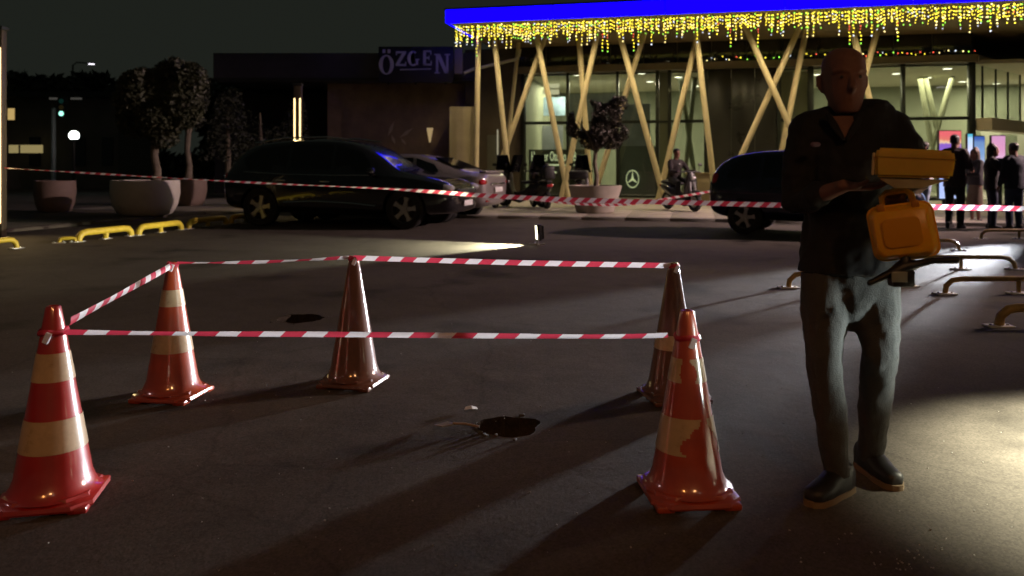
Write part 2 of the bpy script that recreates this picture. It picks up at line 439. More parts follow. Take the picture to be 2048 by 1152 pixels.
while u < uC:                                            # glossy panels between beam and soffit
    bx('upper_panel', u, min(u+1.18, uC), GV-.02, GV+.02, GT+.31, SOF+.015, M_GLOSSP, B, .004); u += 1.2
bx('plinth', uL, uC, GV-.08, GV+.1, PZ-.02, PZ+.09, M_FRAME)
# dark cladding panels between the two glazed bays
for a, b in ((1416, 1462), (1463, 1509), (1510, 1553)):
    bx('cladding_panel', uat(a, GV), uat(b, GV), GV-.03, GV+.03, PZ, GT+.05, mat('cladding', (.028, .027, .022), .3, var=.2, vscale=1.5), B, .006)
bx('glass_door_panel', uat(1316, GV)+.05, uat(1339, GV)-.05, GV-.02, GV+.02, PZ, GT, mat('green_panel', (.08, .09, .05), .4))
# left return wall
M_BRWALL = mat('brown_wall', (.085, .065, .048), .7, var=.2, vscale=1.5, bump=.15)
bx('side_wall', uat(930, GV), uat(1042, GV), GV, GV+.25, PZ, SOF, M_BRWALL)
bx('side_door', uat(975, GV), uat(1000, GV), GV-.05, GV-.005, PZ, 2.4, mat('side_door', (.12, .12, .1), .35, var=.1))
bx('side_light_strip', uat(994, GV-.1), uat(996, GV-.1), GV-.1, GV-.06, 1.2, 2.6, glow('strip_dim', (1, .9, .6), .35))
# receding right-hand glazing past the corner
cw = O+U*uC+V*GV
d2 = Vector((3.77, 3.4, 0)).normalized()
Bi = wmat(B).inverted()
cl = Bi @ cw; dl = (Bi.to_3x3() @ d2).normalized(); pl = Vector((-dl.y, dl.x, 0))
Mr = Matrix((dl, pl, Vector((0, 0, 1)))).transposed()
def rbox(name, s0, s1, off, th, z0, z1, m, parent=B):
    c = cl+dl*((s0+s1)/2)+pl*off
    return obj(name, MB().box((c.x, c.y, (z0+z1)/2), (s1-s0, th, z1-z0), Mr), m, parent)
M_CREAM = mat('cream_beam', (.5, .43, .3), .5, var=.08)
rbox('head_beam', .1, 8, 0, .3, GT+.06, GT+.3, M_CREAM)
rbox('canopy_beam', .12, 8, -.25, .6, 2.42, 2.82, M_CREAM)
for s in (.95, 2.3, 3.6, 5.0):
    rbox('mullion', s-.025, s+.025, 0, .06, 2.83, GT+.05, M_FRAME)
for s0, s1 in ((.12, .9), (1.0, 2.25), (2.35, 3.55), (3.65, 4.95)):
    rbox('pane', s0, s1, 0, .012, 2.84, GT+.04, M_PANE)
for s0, s1 in ((.12, 1.1), (3.2, 5)):
    rbox('pane', s0, s1, .1, .012, PZ+.05, 2.4, M_PANE)
# interior shell
M_INT = mat('interior_wall', (.27, .29, .22), .7, var=.08, vscale=.8)
M_CEIL = mat('interior_ceiling', (.62, .58, .46), .7)
bx('interior_floor', uL, uC+7, GV+.15, 13.5, PZ-.06, PZ+.01, mat('interior_floor', (.3, .29, .26), .25, var=.1))
bx('interior_ceiling', uL, uC+7, GV+.15, 13.5, GT+.02, GT+.15, M_CEIL)
bx('interior_wall', uL, uC+7, 13.5, 13.7, PZ, GT+.15, M_INT)
bx('interior_wall', uL-.05, uL+.08, GV+.15, 13.5, PZ, GT+.15, M_INT)
bx('partition_wall', uat(1410, GV)+.0, uat(1558, GV), 8.2, 8.35, PZ, GT, mat('int_dark', (.12, .12, .09), .6))
bx('partition_wall', uat(1562, 6.6), uat(1616, 6.6), 6.5, 6.7, PZ, GT, mat('int_cream', (.56, .5, .38), .6))
bx('partition_wall', uat(1140, 8), uat(1232, 8), 8.0, 8.1, 1.9, 4.1, mat('int_bluegrey', (.34, .36, .4), .6, var=.1))
bx('partition_wall', uat(1240, 7), uat(1300, 7), 7.0, 7.1, 1.3, 3.6, mat('int_bluegrey2', (.28, .31, .38), .5, var=.25, vscale=1.2))
for a, b in ((1835, 1905), (1905, 1850), (1880, 1840)):
    v = 9.5; mb = MB(); mb.tube([(uat(a, v), v, PZ), (uat(b, v), v, GT)], .1, 12); obj('interior_column', mb, mat('int_column', (.24, .25, .17), .5), B)
for a, b in ((1440, 1400), (1365, 1390), (1395, 1360)):
    v = 7.6; mb = MB(); mb.tube([(uat(a, v), v, PZ), (uat(b, v), v, GT)], .09, 12); obj('interior_column', mb, mat('int_column', (.24, .25, .17), .5), B)
# grey film panels behind the lower panes, with lettering and the star ring
bx('window_film', uat(1058, GV+.2), uat(1182, GV+.2), GV+.16, GV+.18, PZ+.12, zat(1100, 299, GV+.2), mat('film_grey', (.075, .075, .065), .5), B)
bx('window_film', uat(1238, GV+.2), uat(1311, GV+.2), GV+.16, GV+.18, PZ+.12, zat(1260, 292, GV+.2), mat('film_grey2', (.085, .1, .115), .45), B)
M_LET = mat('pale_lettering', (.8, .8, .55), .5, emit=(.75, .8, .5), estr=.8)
def sign_text(s, px0, px1, pyb, pyt, v, name, m, xs=None):
    me = text_mesh(s, 1.0, .012)
    xs_ = [q.co.x for q in me.vertices]; ys = [q.co.y for q in me.vertices]
    w0, h0 = max(xs_)-min(xs_), max(ys)-min(ys)
    u0, u1 = uat(px0, v), uat(px1, v); hz = (pyb-pyt)*yat(px0, v)/F
    Mx = Matrix.Translation((u0, v, zat(px0, pyb, v))) @ Matrix.Rotation(R(90), 4, 'X') @ Matrix.Diagonal(((u1-u0)/w0, hz/h0, 1, 1)) @ Matrix.Translation((-min(xs_), -min(ys), 0))
    me.transform(Mx)
    o = link(name, me, m, B, 0); return o
sign_text('Hasmer Otomotiv Bursa', 1063, 1171, 322, 303, GV+.13, 'lettering', M_LET)
for a, b, py in ((1063, 1069, 330), (1088, 1149, 330), (1094, 1099, 344.5), (1101, 1113, 344.5)):
    v = GV+.14; y = yat(a, v)/F
    bx('caption_bar', uat(a, v), uat(b, v), v-.01, v+.01, zat(a, py+1.6, v), zat(a, py-1.6, v), M_LET)
ce = Vector((uat(1265, GV+.13), GV+.13, zat(1265, 358, GV+.13))); rr = 18*yat(1265, GV)/F
mb = MB(); k = 36
mb.rings([[ce+Vector((math.cos(t)*q*.72, -.012*sg, math.sin(t)*q)) for t in (6.28318*i/k for i in range(k))] for q, sg in ((rr*.9, 1), (rr, 1), (rr, -1), (rr*.9, -1), (rr*.9, 1))], cap=False)
obj('emblem_ring', mb, M_LET, B)
mb = MB()
for i in range(3):
    t = R(90+120*i); tip = ce+Vector((math.cos(t)*.72*rr*.93, 0, math.sin(t)*rr*.93))
    l_, r_ = [ce+Vector((math.cos(t+s)*.72*rr*.16, 0, math.sin(t+s)*rr*.16)) for s in (R(60), R(-60))]
    mb.rings([[tip+Vector((0, y, 0)), l_+Vector((0, y, 0)), ce+Vector((0, y*1.6, 0)), r_+Vector((0, y, 0))] for y in (-.008, .008)])
obj('emblem_star', mb, M_LET, B)
# lit interior panels seen through the upper left pane
M_LITP = glow('lit_cream_panel', (1, .9, .6), .75)
for a, b, y0, y1 in ((1068, 1083, 168, 176), (1096, 1118, 168, 176), (1068, 1090, 179, 189), (1100, 1110, 179, 189), (1111, 1118, 179, 189)):
    v = 9.0; bx('lit_panel', uat(a, v), uat(b, v), v, v+.05, zat(a, y1, v), zat(a, y0, v), M_LITP)
v = 9.2; bx('picture_panel', uat(1060, v), uat(1130, v), v, v+.05, zat(1060, 232, v), zat(1060, 195, v), mat('sky_picture', (.3, .42, .6), .5, var=.5, vscale=1.5))
bx('picture_panel', uat(1075, v), uat(1128, v), v-.3, v-.25, zat(1060, 302, v), zat(1060, 252, v), mat('grey_picture', (.33, .35, .42), .5, var=.2, vscale=1.5))
# recessed ceiling spots: fixtures in the interior ceiling
M_DOWN = glow('downlight_glow', (1, .95, .75), 6.0)
for a, b in ((1149, 146), (1282, 145), (1300, 163), (1357, 154), (1392, 172), (1635, 149), (1793, 147), (1855, 155), (1895, 137), (1925, 163), (1632, 183), (2014, 180), (1975, 172), (2038, 186)):
    # intersect the view ray with the ceiling
    zc = GT+.02; Y = F*(zc-H)/(YH-b); p = Bi @ Vector(((a-1024)/F*Y, Y, zc))
    if p.y > 13: p.y = 13
    if p.y < GV+.4: p.y = GV+.4
    d = obj('downlight', MB().lathe([(.15, -.012), (.15, 0.0)], 16, (p.x, p.y, zc)), M_DOWN, B)
    obj('downlight_rim', MB().lathe([(.152, -.01), (.185, -.02), (.19, 0)], 16, (p.x, p.y, zc), cap=False), M_CEIL, d)
for uu, vv in ((2.5, 9), (6, 9), (12, 9), (16, 9.5), (19.5, 11.5)):
    p = wmat(B) @ Vector((uu, vv, GT-.06)); lamp('ceiling_panel_light', 'AREA', p, p-Vector((0, 0, 1)), 270, (1, .9, .63), B, 2.0)
# soffit spots over the columns (warm)
for i in range(10):
    uu = .9+i*1.75; p = wmat(B) @ Vector((uu, 1.2, SOF-.06))
    d = obj('soffit_spot', MB().lathe([(.04, SOF-.012), (.055, SOF-.008), (.055, SOF+.01)], 14, (uu, 1.2, 0)), mat('soffit_spot_lens', (.8, .7, .4), .3, emit=(1, .75, .3), estr=.8), B)
    lamp('soffit_spot_light', 'SPOT', p, p+V*.2-Vector((0, 0, 3)), 175, (1, .8, .42), B, .06, 150, .8)

# ------------------------------------------------------------------ icicle lights
M_WIRE = mat('light_wire', (.02, .025, .02), .6)
BULB = [glow('bulb_yellow', (.95, .74, .05), 4.2), glow('bulb_warm', (1, .8, .3), 4.5), glow('bulb_green', (.35, .9, .08), 3.5), glow('bulb_red', (1, .12, .06), 3.0), glow('bulb_white', (.8, .85, 1), 2.6)]
IL = thing('icicle_lights', 'curtain of yellow and coloured icicle lights under the blue roof edge', 'string lights', O+Vector((0, 0, BAND0)), -A)
mb = MB(); mb.tube([(x*.5, -.03, -.02+.012*math.sin(x*3)) for x in range(int(UW*2))], .008, 5); obj('main_wire', mb, M_WIRE, IL)
def bulb(mb, c, r, mi):
    mb.mi = mi; vs = [mb.bm.verts.new(Vector(c)+Vector(d)*r) for d in ((1, 0, 0), (0, 1, 0), (-1, 0, 0), (0, -1, 0), (0, 0, 1), (0, 0, -1), (.7, .7, 0), (-.7, .7, 0), (-.7, -.7, 0), (.7, -.7, 0))]
    ring = [vs[i] for i in (0, 6, 1, 7, 2, 8, 3, 9)]
    for i in range(8): mb._f([ring[i], ring[(i+1) % 8], vs[4]]); mb._f([ring[(i+1) % 8], ring[i], vs[5]])
rnd = random.Random(11); STR = []
for k in range(14):
    mb = MB(); nb = [3, 4, 5, 5, 6, 7, 8, 9, 4, 7, 3, 8, 6, 10][k]; z = -.03; pts = [(0, 0, 0)]
    bl = []
    for i in range(nb):
        z -= rnd.uniform(.075, .115); x = rnd.uniform(-.02, .02); pts.append((x, 0, z)); bl.append((x, z))
    mb.mi = 0; mb.tube(pts, .004, 4)
    for i, (x, z) in enumerate(bl):
        q = rnd.random(); f = i/nb
        c = 5 if (f > .8 and nb > 5 and q < .6) else 1 if q < .68 else 2 if q < .84 else 3 if q < .92 else 4 if q < .96 else 5
        bulb(mb, (x, -.012, z), rnd.uniform(.014, .025), c)
    bmesh.ops.recalc_face_normals(mb.bm, faces=mb.bm.faces)
    me = bpy.data.meshes.new('strand'); mb.bm.to_mesh(me); mb.bm.free()
    for m in [M_WIRE]+BULB: me.materials.append(m)
    STR.append(me)
u = .25
while u < 17.5:
    for vv in (-.03, .1):
        short = vv > 0
        o = bpy.data.objects.new('strand', STR[rnd.choice((0, 1, 2, 8, 10)) if short or rnd.random() < .3 else rnd.randrange(14)]); COL.objects.link(o); o.parent = IL
        o.location = (u+rnd.uniform(-.04, .04), vv, -.01+rnd.uniform(-.04, .02)); o.rotation_euler = (0, 0, rnd.uniform(-1, 1))
        if rnd.random() < .5: o.scale = (-1, 1, 1)
    u += rnd.uniform(.06, .11)
# second, sparse string on the head beam
IL2 = thing('bead_lights', 'sparse string of coloured beads along the beam above the glass', 'string lights', wmat(B) @ Vector((uat(1380, GV-.3), GV-.3, GT+.3)), -A)
mb = MB(); L2 = uC-uat(1380, GV-.3); x = 0; bs = []
while x < L2: bs.append((x, rnd.uniform(0, .14))); x += rnd.uniform(.07, .3)
mb.mi = 0; mb.tube([(a, 0, .01+b*.5) for a, b in bs], .004, 4)
for a, b in bs: bulb(mb, (a, -.02, .03+b), rnd.uniform(.016, .024), rnd.choice((1, 1, 2, 2, 3, 4, 5)))
obj('bead_string', mb, [M_WIRE]+BULB, IL2)

# ------------------------------------------------------------------ display totems at the entrance
def screen_mat(name, stops, s):
    m = bpy.data.materials.new(name); m.use_nodes = True; n = m.node_tree.nodes; l = m.node_tree.links; n.clear()
    tc = n.new('ShaderNodeTexCoord'); sp = n.new('ShaderNodeSeparateXYZ'); l.new(tc.outputs['Generated'], sp.inputs[0])
    no = n.new('ShaderNodeTexNoise'); no.inputs['Scale'].default_value = 6; l.new(tc.outputs['Generated'], no.inputs['Vector'])
    ma = n.new('ShaderNodeMath'); ma.operation = 'MULTIPLY_ADD'; ma.inputs[1].default_value = .09; l.new(no.outputs['Fac'], ma.inputs[0]); l.new(sp.outputs['Z'], ma.inputs[2])
    cr = n.new('ShaderNodeValToRGB'); cr.color_ramp.interpolation = 'EASE'
    while len(cr.color_ramp.elements) < len(stops): cr.color_ramp.elements.new(.5)
    for e, (p, c) in zip(cr.color_ramp.elements, stops): e.position = p; e.color = (*c, 1)
    l.new(ma.outputs[0], cr.inputs['Fac'])
    e = n.new('ShaderNodeEmission'); e.inputs[1].default_value = s; l.new(cr.outputs['Color'], e.inputs[0])
    o = n.new('ShaderNodeOutputMaterial'); l.new(e.outputs[0], o.inputs[0]); return m
def totem(px0, px1, py0, py1, Y, label, m, foot=True):
    c = P((px0+px1)/2, py1, Y); w_ = (px1-px0)/F*Y; z0, z1 = P(px0, py1, Y).z, P(px0, py0, Y).z
    r = thing('display_totem', label, 'display', (c.x, Y, PZ if z0 > PZ else 0), group='lit display totems by the entrance')
    obj('screen', MB().box((c.x, Y, (z0+z1)/2), (w_, .02, z1-z0)), m, r, True, smooth=0)
    obj('casing', MB().box((c.x, Y+.056, (z0+z1)/2), (w_+.05, .09, z1-z0+.05), None, .01), M_BLACK, r, True)
    obj('foot', MB().box((c.x, Y+.06, (z0+PZ)/2), (w_*.6, .1, max(.05, z0-PZ))).box((c.x, Y+.06, PZ+.015), (w_*1.05, .4, .03), None, .008), M_BLACK, r, True)
totem(1879, 1922, 262, 397, 23.2, 'lit totem with red sunset over purple and white base', screen_mat('scr_sunset', [(0, (.5, .62, 1)), (.4, (.45, .55, 1)), (.5, (.3, .2, .75)), (.84, (.28, .13, .6)), (.88, (.9, .6, .35)), (.93, (.8, .2, .16)), (1, (.85, .15, .17))], 1.0))
totem(1936, 1945, 268, 331, 22.6, 'narrow white and blue lit totem left of the blue one', screen_mat('scr_white', [(0, (.55, .68, 1)), (.5, (.7, .7, 1)), (.9, (.5, .7, 1)), (1, (.1, .5, .7))], 1.1))
totem(1949, 1969, 273, 330, 23.0, 'wide light blue lit totem between the white and pink ones', screen_mat('scr_blue', [(0, (.5, .62, .85)), (.5, (.25, .42, .75)), (.8, (.2, .34, .66)), (1, (.06, .13, .5))], .9))
totem(1984, 2010, 272, 316, 23.4, 'pink lit totem nearest the right edge', screen_mat('scr_pink', [(0, (.85, .5, .72)), (.5, (.8, .36, .6)), (1, (.75, .36, .62))], .95))

# ================================================================== ANNEX WITH ROOFTOP SIGN, LEFT BUILDINGS
AN = thing('annex_building', 'low brown plastered building left of the showroom', 'building', (P(780, 400, 31).x, 31, 0))
M_ANW = mat('annex_plaster', (.2, .14, .1), .85, var=.3, vscale=1.2, bump=.3, bscale=12)
def wb(name, x0, x1, y0, y1, z0, z1, m, parent, bevel=0.0): return obj(name, MB().box(((x0+x1)/2, (y0+y1)/2, (z0+z1)/2), (x1-x0, y1-y0, z1-z0), None, bevel), m, parent, True)
xa, xb = P(655, 0, 31).x, P(948, 0, 31).x
wb('wall', xa, xb, 31, 36, 0, 4.42, M_ANW, AN)
wb('wall', P(420, 0, 33).x, xa-.01, 33.5, 36, 0, 4.3, mat('annex_recess_shade', (.015, .015, .016), .9), AN)  # near-black wall colour stands in for the shade of the open recess
an_roof = wb('roof', P(440, 0, 31).x, xb+.2, 30.3, 36, 4.42, 5.5, mat('annex_fascia', (.05, .045, .06), .6, var=.25, vscale=1), AN)
wb('gutter', P(440, 0, 31).x, xb+.2, 30.22, 30.29, 4.45, 4.55, M_DARK, an_roof)
wb('wall_pier', P(899, 0, 28).x, P(948, 0, 28).x, 28, 30.9, 0, 3.31, mat('pier_plaster', (.36, .3, .19), .8, var=.12, vscale=2, bump=.2), AN)
# rooftop letter sign
SG = thing('rooftop_sign', 'dark rooftop board with pale serif letters reading ÖZGEN', 'sign', (P(830, 165, 29.5).x, 29.5, 5.5))
wb('board', P(757, 0, 29.5).x, P(907, 0, 29.5).x, 29.5, 29.62, P(0, 165, 29.5).z, P(0, 93, 29.5).z, mat('sign_board', (.012, .011, .018), .5, var=.2), SG, .01)
wb('side_cap', P(909, 0, 29.5).x, P(925, 0, 29.5).x, 29.45, 29.7, P(0, 147, 29.5).z, P(0, 97, 29.5).z, mat('sign_cap', (.3, .26, .25), .6), SG, .01)
for px in (775, 830, 890):
    p = P(px, 165, 29.5); obj('post', MB().box((p.x, 29.75, 4.9), (.08, .08, 1.3)), M_DARK, SG, True)
M_SGL = mat('sign_letter', (.55, .53, .55), .5)
sy = 29.47
def lett(polys, x0, y0, x1, y1):
    """polys in unit box (0..1, 0..1 up) placed over a photo rectangle"""
    mb = MB()
    for pl_ in polys:
        if pl_[0] == 'ring':
            _, ro, ri = pl_; k = 28
            def el(r, yy): return [P(x0+(x1-x0)*(.5+.5*r[0]*math.cos(t)), y1-(y1-y0)*(.5+.5*r[1]*math.sin(t)), sy)+Vector((0, yy, 0)) for t in (6.28318*i/k for i in range(k))]
            mb.rings([el(ri, -.04), el(ro, -.04), el(ro, 0), el(ri, 0), el(ri, -.04)], cap=False)
        else:
            mb.prism([(P(x0+(x1-x0)*a, y1-(y1-y0)*b, sy).x, P(x0+(x1-x0)*a, y1-(y1-y0)*b, sy).z) for a, b in pl_], -.04, None, (0, sy, 0))
    return obj('letter', mb, M_SGL, SG, True, smooth=0)
bxp = lambda a, b, c, d: [(a, c), (b, c), (b, d), (a, d)]
lett([('ring', (1, 1), (.5, .88))], 758, 110, 788, 149)
lett([bxp(.08, .36, 0, 1), bxp(.64, .92, 0, 1)], 764, 99, 782, 106)
lett([bxp(.05, .95, .88, 1), bxp(.02, .98, 0, .13), [(.62, .88), (.95, .88), (.34, .13), (.02, .13)], bxp(.05, .13, .74, .88), bxp(.88, .97, .13, .28)], 791, 103, 813, 132)
gk = [(math.cos(R(t)), math.sin(R(t))) for t in range(52, 318, 14)]
lett([[(.5+.5*a, .5+.5*b) for a, b in gk]+[(.5+.24*a, .5+.4*b) for a, b in reversed(gk)], bxp(.74, .93, .08, .46), bxp(.6, 1.04, .4, .47)], 815, 102, 838, 132)
lett([bxp(.12, .4, 0, 1), bxp(.12, .92, .9, 1), bxp(.12, .96, 0, .11), bxp(.3, .72, .46, .56), bxp(.84, .94, .72, .9), bxp(.87, .97, .11, .3), bxp(.66, .74, .38, .64)], 844, 101, 864, 131)
lett([bxp(.1, .24, 0, 1), bxp(.76, .9, 0, 1), [(.1, 1), (.36, 1), (.9, 0), (.66, 0)], bxp(0, .34, 0, .06), bxp(0, .2, .94, 1), bxp(.66, 1.0, .94, 1)], 869, 108, 900, 147)
lett([[(0, .3), (1, .6), (1, 1), (0, .7)]], 800, 137, 862, 142)
# curved white pipe beside the sign
pts = [P(a, b, 28.5) for a, b in ((928, 146), (945, 139), (975, 132), (1005, 125), (1030, 119), (1037, 112), (1040, 98))]
pp = thing('roof_pipe', 'thin curved pale pipe running from the sign to the columns', 'pipe', pts[0])
mb = MB(); mb.tube(pts, .055, 8); obj('pipe', mb, mat('pale_pipe', (.55, .52, .48), .5), pp, True)
for p in (pts[0], pts[3]): obj('bracket', MB().box(p+Vector((0, .08, 0)), (.05, .16, .14)), M_DARK, pp, True)
# wall lamp and metal leaves on the plaster wall
p = P(860, 256, 30.9)
sc = thing('wall_sconce', 'small lit cone shaped lamp on the brown plaster wall', 'wall lamp', p)
obj('shade', MB().lathe([(.13, 0), (.12, -.06), (.075, -.3), (.03, -.56)], 14, (p.x, p.y-.06, p.z)), mat('sconce_glow', (.8, .6, .3), .5, emit=(1, .72, .35), estr=.3), sc, True)
obj('bracket', MB().box((p.x, p.y+.03, p.z-.1), (.06, .12, .2)), M_DARK, sc, True)
orn = thing('wall_ornament', 'pale metal leaves fixed to the brown plaster wall', 'wall decoration', P(800, 290, 30.9))
for (a, b, c, d, wd) in ((776, 272, 788, 243, 7), (790, 288, 783, 270, 6), (800, 275, 826, 256, 7), (812, 290, 802, 276, 5)):
    p0, p1 = P(a, b, 30.93), P(c, d, 30.93); dv = p1-p0; nn = Vector((dv.z, 0, -dv.x)).normalized()*(wd/F*31/2)
    mb = MB(); mb.rings([[p0+Vector((0, y, 0)), p0.lerp(p1, .45)+nn+Vector((0, y+.02, 0)), p1+Vector((0, y, 0)), p0.lerp(p1, .5)-nn+Vector((0, y+.02, 0))] for y in (0, -.025)])
    obj('leaf', mb, mat('ornament_metal', (.4, .33, .28), .5, .3), orn, True)

# far left: low building with lit openings, trees, lamps
LB = thing('roadside_building', 'low dark building with a lit window and a lit sign strip', 'building', (P(110, 330, 42).x, 42, 0))
M_LBW = mat('roadside_wall', (.09, .085, .075), .85, var=.2, vscale=.8)
wb('wall', P(-60, 0, 42).x, P(236, 0, 42).x, 42, 47, 0, 4.75, M_LBW, LB)
lr = wb('roof', P(-65, 0, 42).x, P(240, 0, 42).x, 41.3, 47.3, 4.75, 5.05, M_DARK, LB)
for a, b in ((98, 113), (141, 162)): wb('eave_light', P(a, 0, 41.2).x, P(b, 0, 41.2).x, 41.2, 41.29, P(0, 199, 41.2).z, P(0, 195, 41.2).z, glow('eave_glow', (.8, .75, .65), .06), lr)
wd = wb('window', P(16, 0, 42).x, P(33, 0, 42).x, 41.93, 41.99, P(0, 242, 42).z, P(0, 215, 42).z, M_DARK, LB)
wb('pane', P(18, 0, 42).x, P(31, 0, 42).x, 41.89, 41.925, P(0, 240, 42).z, P(0, 217, 42).z, glow('warm_window', (.9, .62, .22), .55), wd)
for a, b in ((20, 37), (43, 86)): wb('sign_strip', P(a, 0, 41).x, P(b, 0, 41).x, 40.9, 41.0, P(0, 306, 41).z, P(0, 290, 41).z, glow('strip_sign', (.9, .72, .3), .3), LB)
for px in (60, 150, 205): wb('window', P(px, 0, 42).x, P(px+22, 0, 42).x, 41.92, 41.99, 1.2, 2.7, M_CAR_GLASS, LB)

def foliage(name, centers, n, leaf, m, parent, seed, world=True):
    """leaf-sized faces spread through a set of ellipsoids (c, (rx,ry,rz))"""
    rnd = random.Random(seed); vs = []; fs = []
    vol = [r[0]*r[1]*r[2] for _, r in centers]; tot = sum(vol)
    inv = wmat(parent).inverted() if (parent is not None and world) else Matrix.Identity(4)
    for (c, r), vv in zip(centers, vol):
        for i in range(max(8, int(n*vv/tot))):
            while True:
                d = Vector((rnd.uniform(-1, 1), rnd.uniform(-1, 1), rnd.uniform(-1, 1)))
                if .12 < d.length < 1: break
            d = d*(d.length**-.45)
            p = Vector(c)+Vector((d.x*r[0], d.y*r[1], d.z*r[2]))
            if noise.noise(p*(1.6/leaf*.06)) < -.18: continue
            a = Vector((rnd.gauss(0, 1), rnd.gauss(0, 1), rnd.gauss(0, .7))).normalized(); b = a.cross(Vector((rnd.gauss(0, 1), rnd.gauss(0, 1), rnd.gauss(0, 1)))).normalized()
            L = leaf*rnd.uniform(.6, 1.3); W = L*.42; k = len(vs)
            for q in (p-a*L*.5, p+b*W*.5, p+a*L*.5, p-b*W*.5): vs.append(inv @ q)
            fs.append((k, k+1, k+2, k+3))
    me = bpy.data.meshes.new(name); me.from_pydata(vs, [], fs)
    return link(name, me, m, parent, 0)
M_LEAF = mat('olive_leaf', (.05, .057, .03), .6, var=.4, vscale=1.5)
M_LEAFD = mat('dark_leaf', (.03, .035, .022), .7, var=.4, vscale=1.5)
M_LEAFB = mat('brown_leaf', (.05, .042, .03), .6, var=.4, vscale=2)
M_BARK = mat('bark', (.16, .135, .1), .9, var=.35, vscale=8, bump=.8, bscale=18)
# far wood on the horizon: one mass
cs = []
rnd = random.Random(5)
for i in range(40):
    px = -120+i*20; Y = 66+rnd.uniform(0, 10); top = 147+8*math.sin(i*.7)+rnd.uniform(-3, 5)+(12 if i > 17 else 0)
    p = P(px, top, Y); cs.append(((p.x, Y, p.z/2), (1.9, 2.2, p.z/2)))
fw = foliage('far_wood', cs, 42000, .9, M_LEAFD, None, 3); fw['kind'] = 'stuff'; fw['label'] = 'dark far treeline against the night sky'

# round planters with olive trees
def planter(center, rad, h, z0, label, m, tree=None):
    r = thing('planter', label, 'planter', (center.x, center.y, z0), group='big round planters')
    k = rad
    obj('pot', MB().lathe([(k*.62, 0), (k*.78, .03), (k*.93, h*.3), (k*1.0, h*.62), (k*.985, h*.97), (k*.97, h), (k*.88, h), (k*.87, h*.86)], 40, cap=True), m, r, smooth=60)
    obj('soil', MB().lathe([(k*.86, h*.8), (k*.8, h*.87), (k*.2, h*.9)], 20), M_SOIL, r)
    return r
def tree(base, trunk_h, trunk_r, blobs, n, leaf, m, label, seed, cat='tree', lean=(0, 0), stems=5):
    r = thing('olive_tree' if 'olive' in label else 'potted_tree', label, cat, base)
    rnd = random.Random(seed)
    t = MB(); top = base+Vector((lean[0], lean[1], trunk_h))
    t.tube([base+Vector((0, 0, -.05)), base.lerp(top, .35)+Vector((.05*trunk_r*8, 0, 0)), base.lerp(top, .7)-Vector((.03, 0, 0)), top], [trunk_r*1.5, trunk_r, trunk_r*.9, trunk_r*.95], 10)
    for c, rr in rnd.sample(blobs, min(stems+3, len(blobs))):
        c = Vector(c); mid = top.lerp(c, .5)+Vector((rnd.uniform(-.1, .1), rnd.uniform(-.1, .1), .05))
        t.tube([top-Vector((0, 0, .06)), mid, c], [trunk_r*.6, trunk_r*.38, trunk_r*.12], 6)
    obj('trunk', t, M_BARK, r, True, smooth=60)
    foliage('crown', blobs, n, leaf, m, r, seed)
    return r
M_POTW = mat('pot_pale', (.55, .53, .48), .7, var=.1, vscale=3, bump=.1)
M_POTT = mat('pot_clay', (.2, .145, .12), .75, var=.15, vscale=3, bump=.15)
pc = G(291, 430, .07)
planter(pc, 65/F*pc.y, .84, .07, 'large pale round planter under the big olive tree', M_POTW)
pc2 = G(376, 399, .07); pc2.y = 23.5; pc2.x = (376-1024)/F*23.5
planter(pc2, 36/F*23.5, .78, .07, 'smaller clay coloured round planter behind the pale one', M_POTT)
pc3 = P(110, 400, 20.5)
planter(Vector((pc3.x, 20.5, 0)), 38/F*20.5, .8, .07, 'dim clay round planter near the left edge', M_POTT)
Yt = pc.y
def blob(px, py, rx, ry, Y, d=None): return (tuple(P(px, py, Y)), (rx/F*Y, (d or rx)/F*Y, ry/F*Y))
tree(Vector((pc.x+.24, pc.y, .75)), P(0, 285, Yt).z-.75, .1, [blob(290, 180, 52, 45, Yt), blob(345, 165, 45, 50, Yt), blob(270, 235, 36, 42, Yt), blob(320, 240, 48, 42, Yt), blob(365, 215, 42, 45, Yt), blob(330, 280, 26, 16, Yt), blob(385, 165, 28, 40, Yt), blob(255, 200, 26, 30, Yt)],
     17000, .13, M_LEAF, 'big olive tree with a wide crown in the pale planter', 21)
Y2 = 23.5
tree(Vector((pc2.x, 23.5, .75)), P(0, 270, Y2).z-.75, .09, [blob(372, 155, 40, 32, Y2), blob(345, 145, 34, 25, Y2), blob(392, 195, 26, 42, Y2), blob(370, 240, 38, 34, Y2), blob(402, 165, 18, 28, Y2)], 9000, .14, M_LEAFD, 'darker olive tree behind in the clay planter', 22)
# tall dark hedge trees in the void between tree and annex
for i, (px, top, wd, Y) in enumerate(((455, 175, 42, 28), (520, 182, 40, 29), (585, 190, 34, 29.5))):
    b = Vector(((px-1024)/F*Y, Y, 0)); h = P(0, top, Y).z
    lab = ('dark dense evergreen next to the olive trees', 'dark dense evergreen in the middle of three behind the black car', 'dark dense evergreen right behind the light post')[i]
    r = thing('evergreen_tree', lab, 'tree', b, group='dark evergreens behind the cars')
    t = MB(); t.tube([b, b+Vector((.03, 0, h*.45)), b+Vector((0, 0, h*.8))], [.12, .09, .03], 8); obj('trunk', t, M_BARK, r, True)
    foliage('crown', [((b.x, b.y, h*.5), (wd/F*Y, wd/F*Y, h*.48)), ((b.x+.2, b.y-.1, h*.8), (wd*.6/F*Y, wd*.6/F*Y, h*.2)), ((b.x-.3, b.y, h*.3), (wd/F*Y, wd/F*Y, h*.28))], 4200, .15, M_LEAFD, r, 40+i)

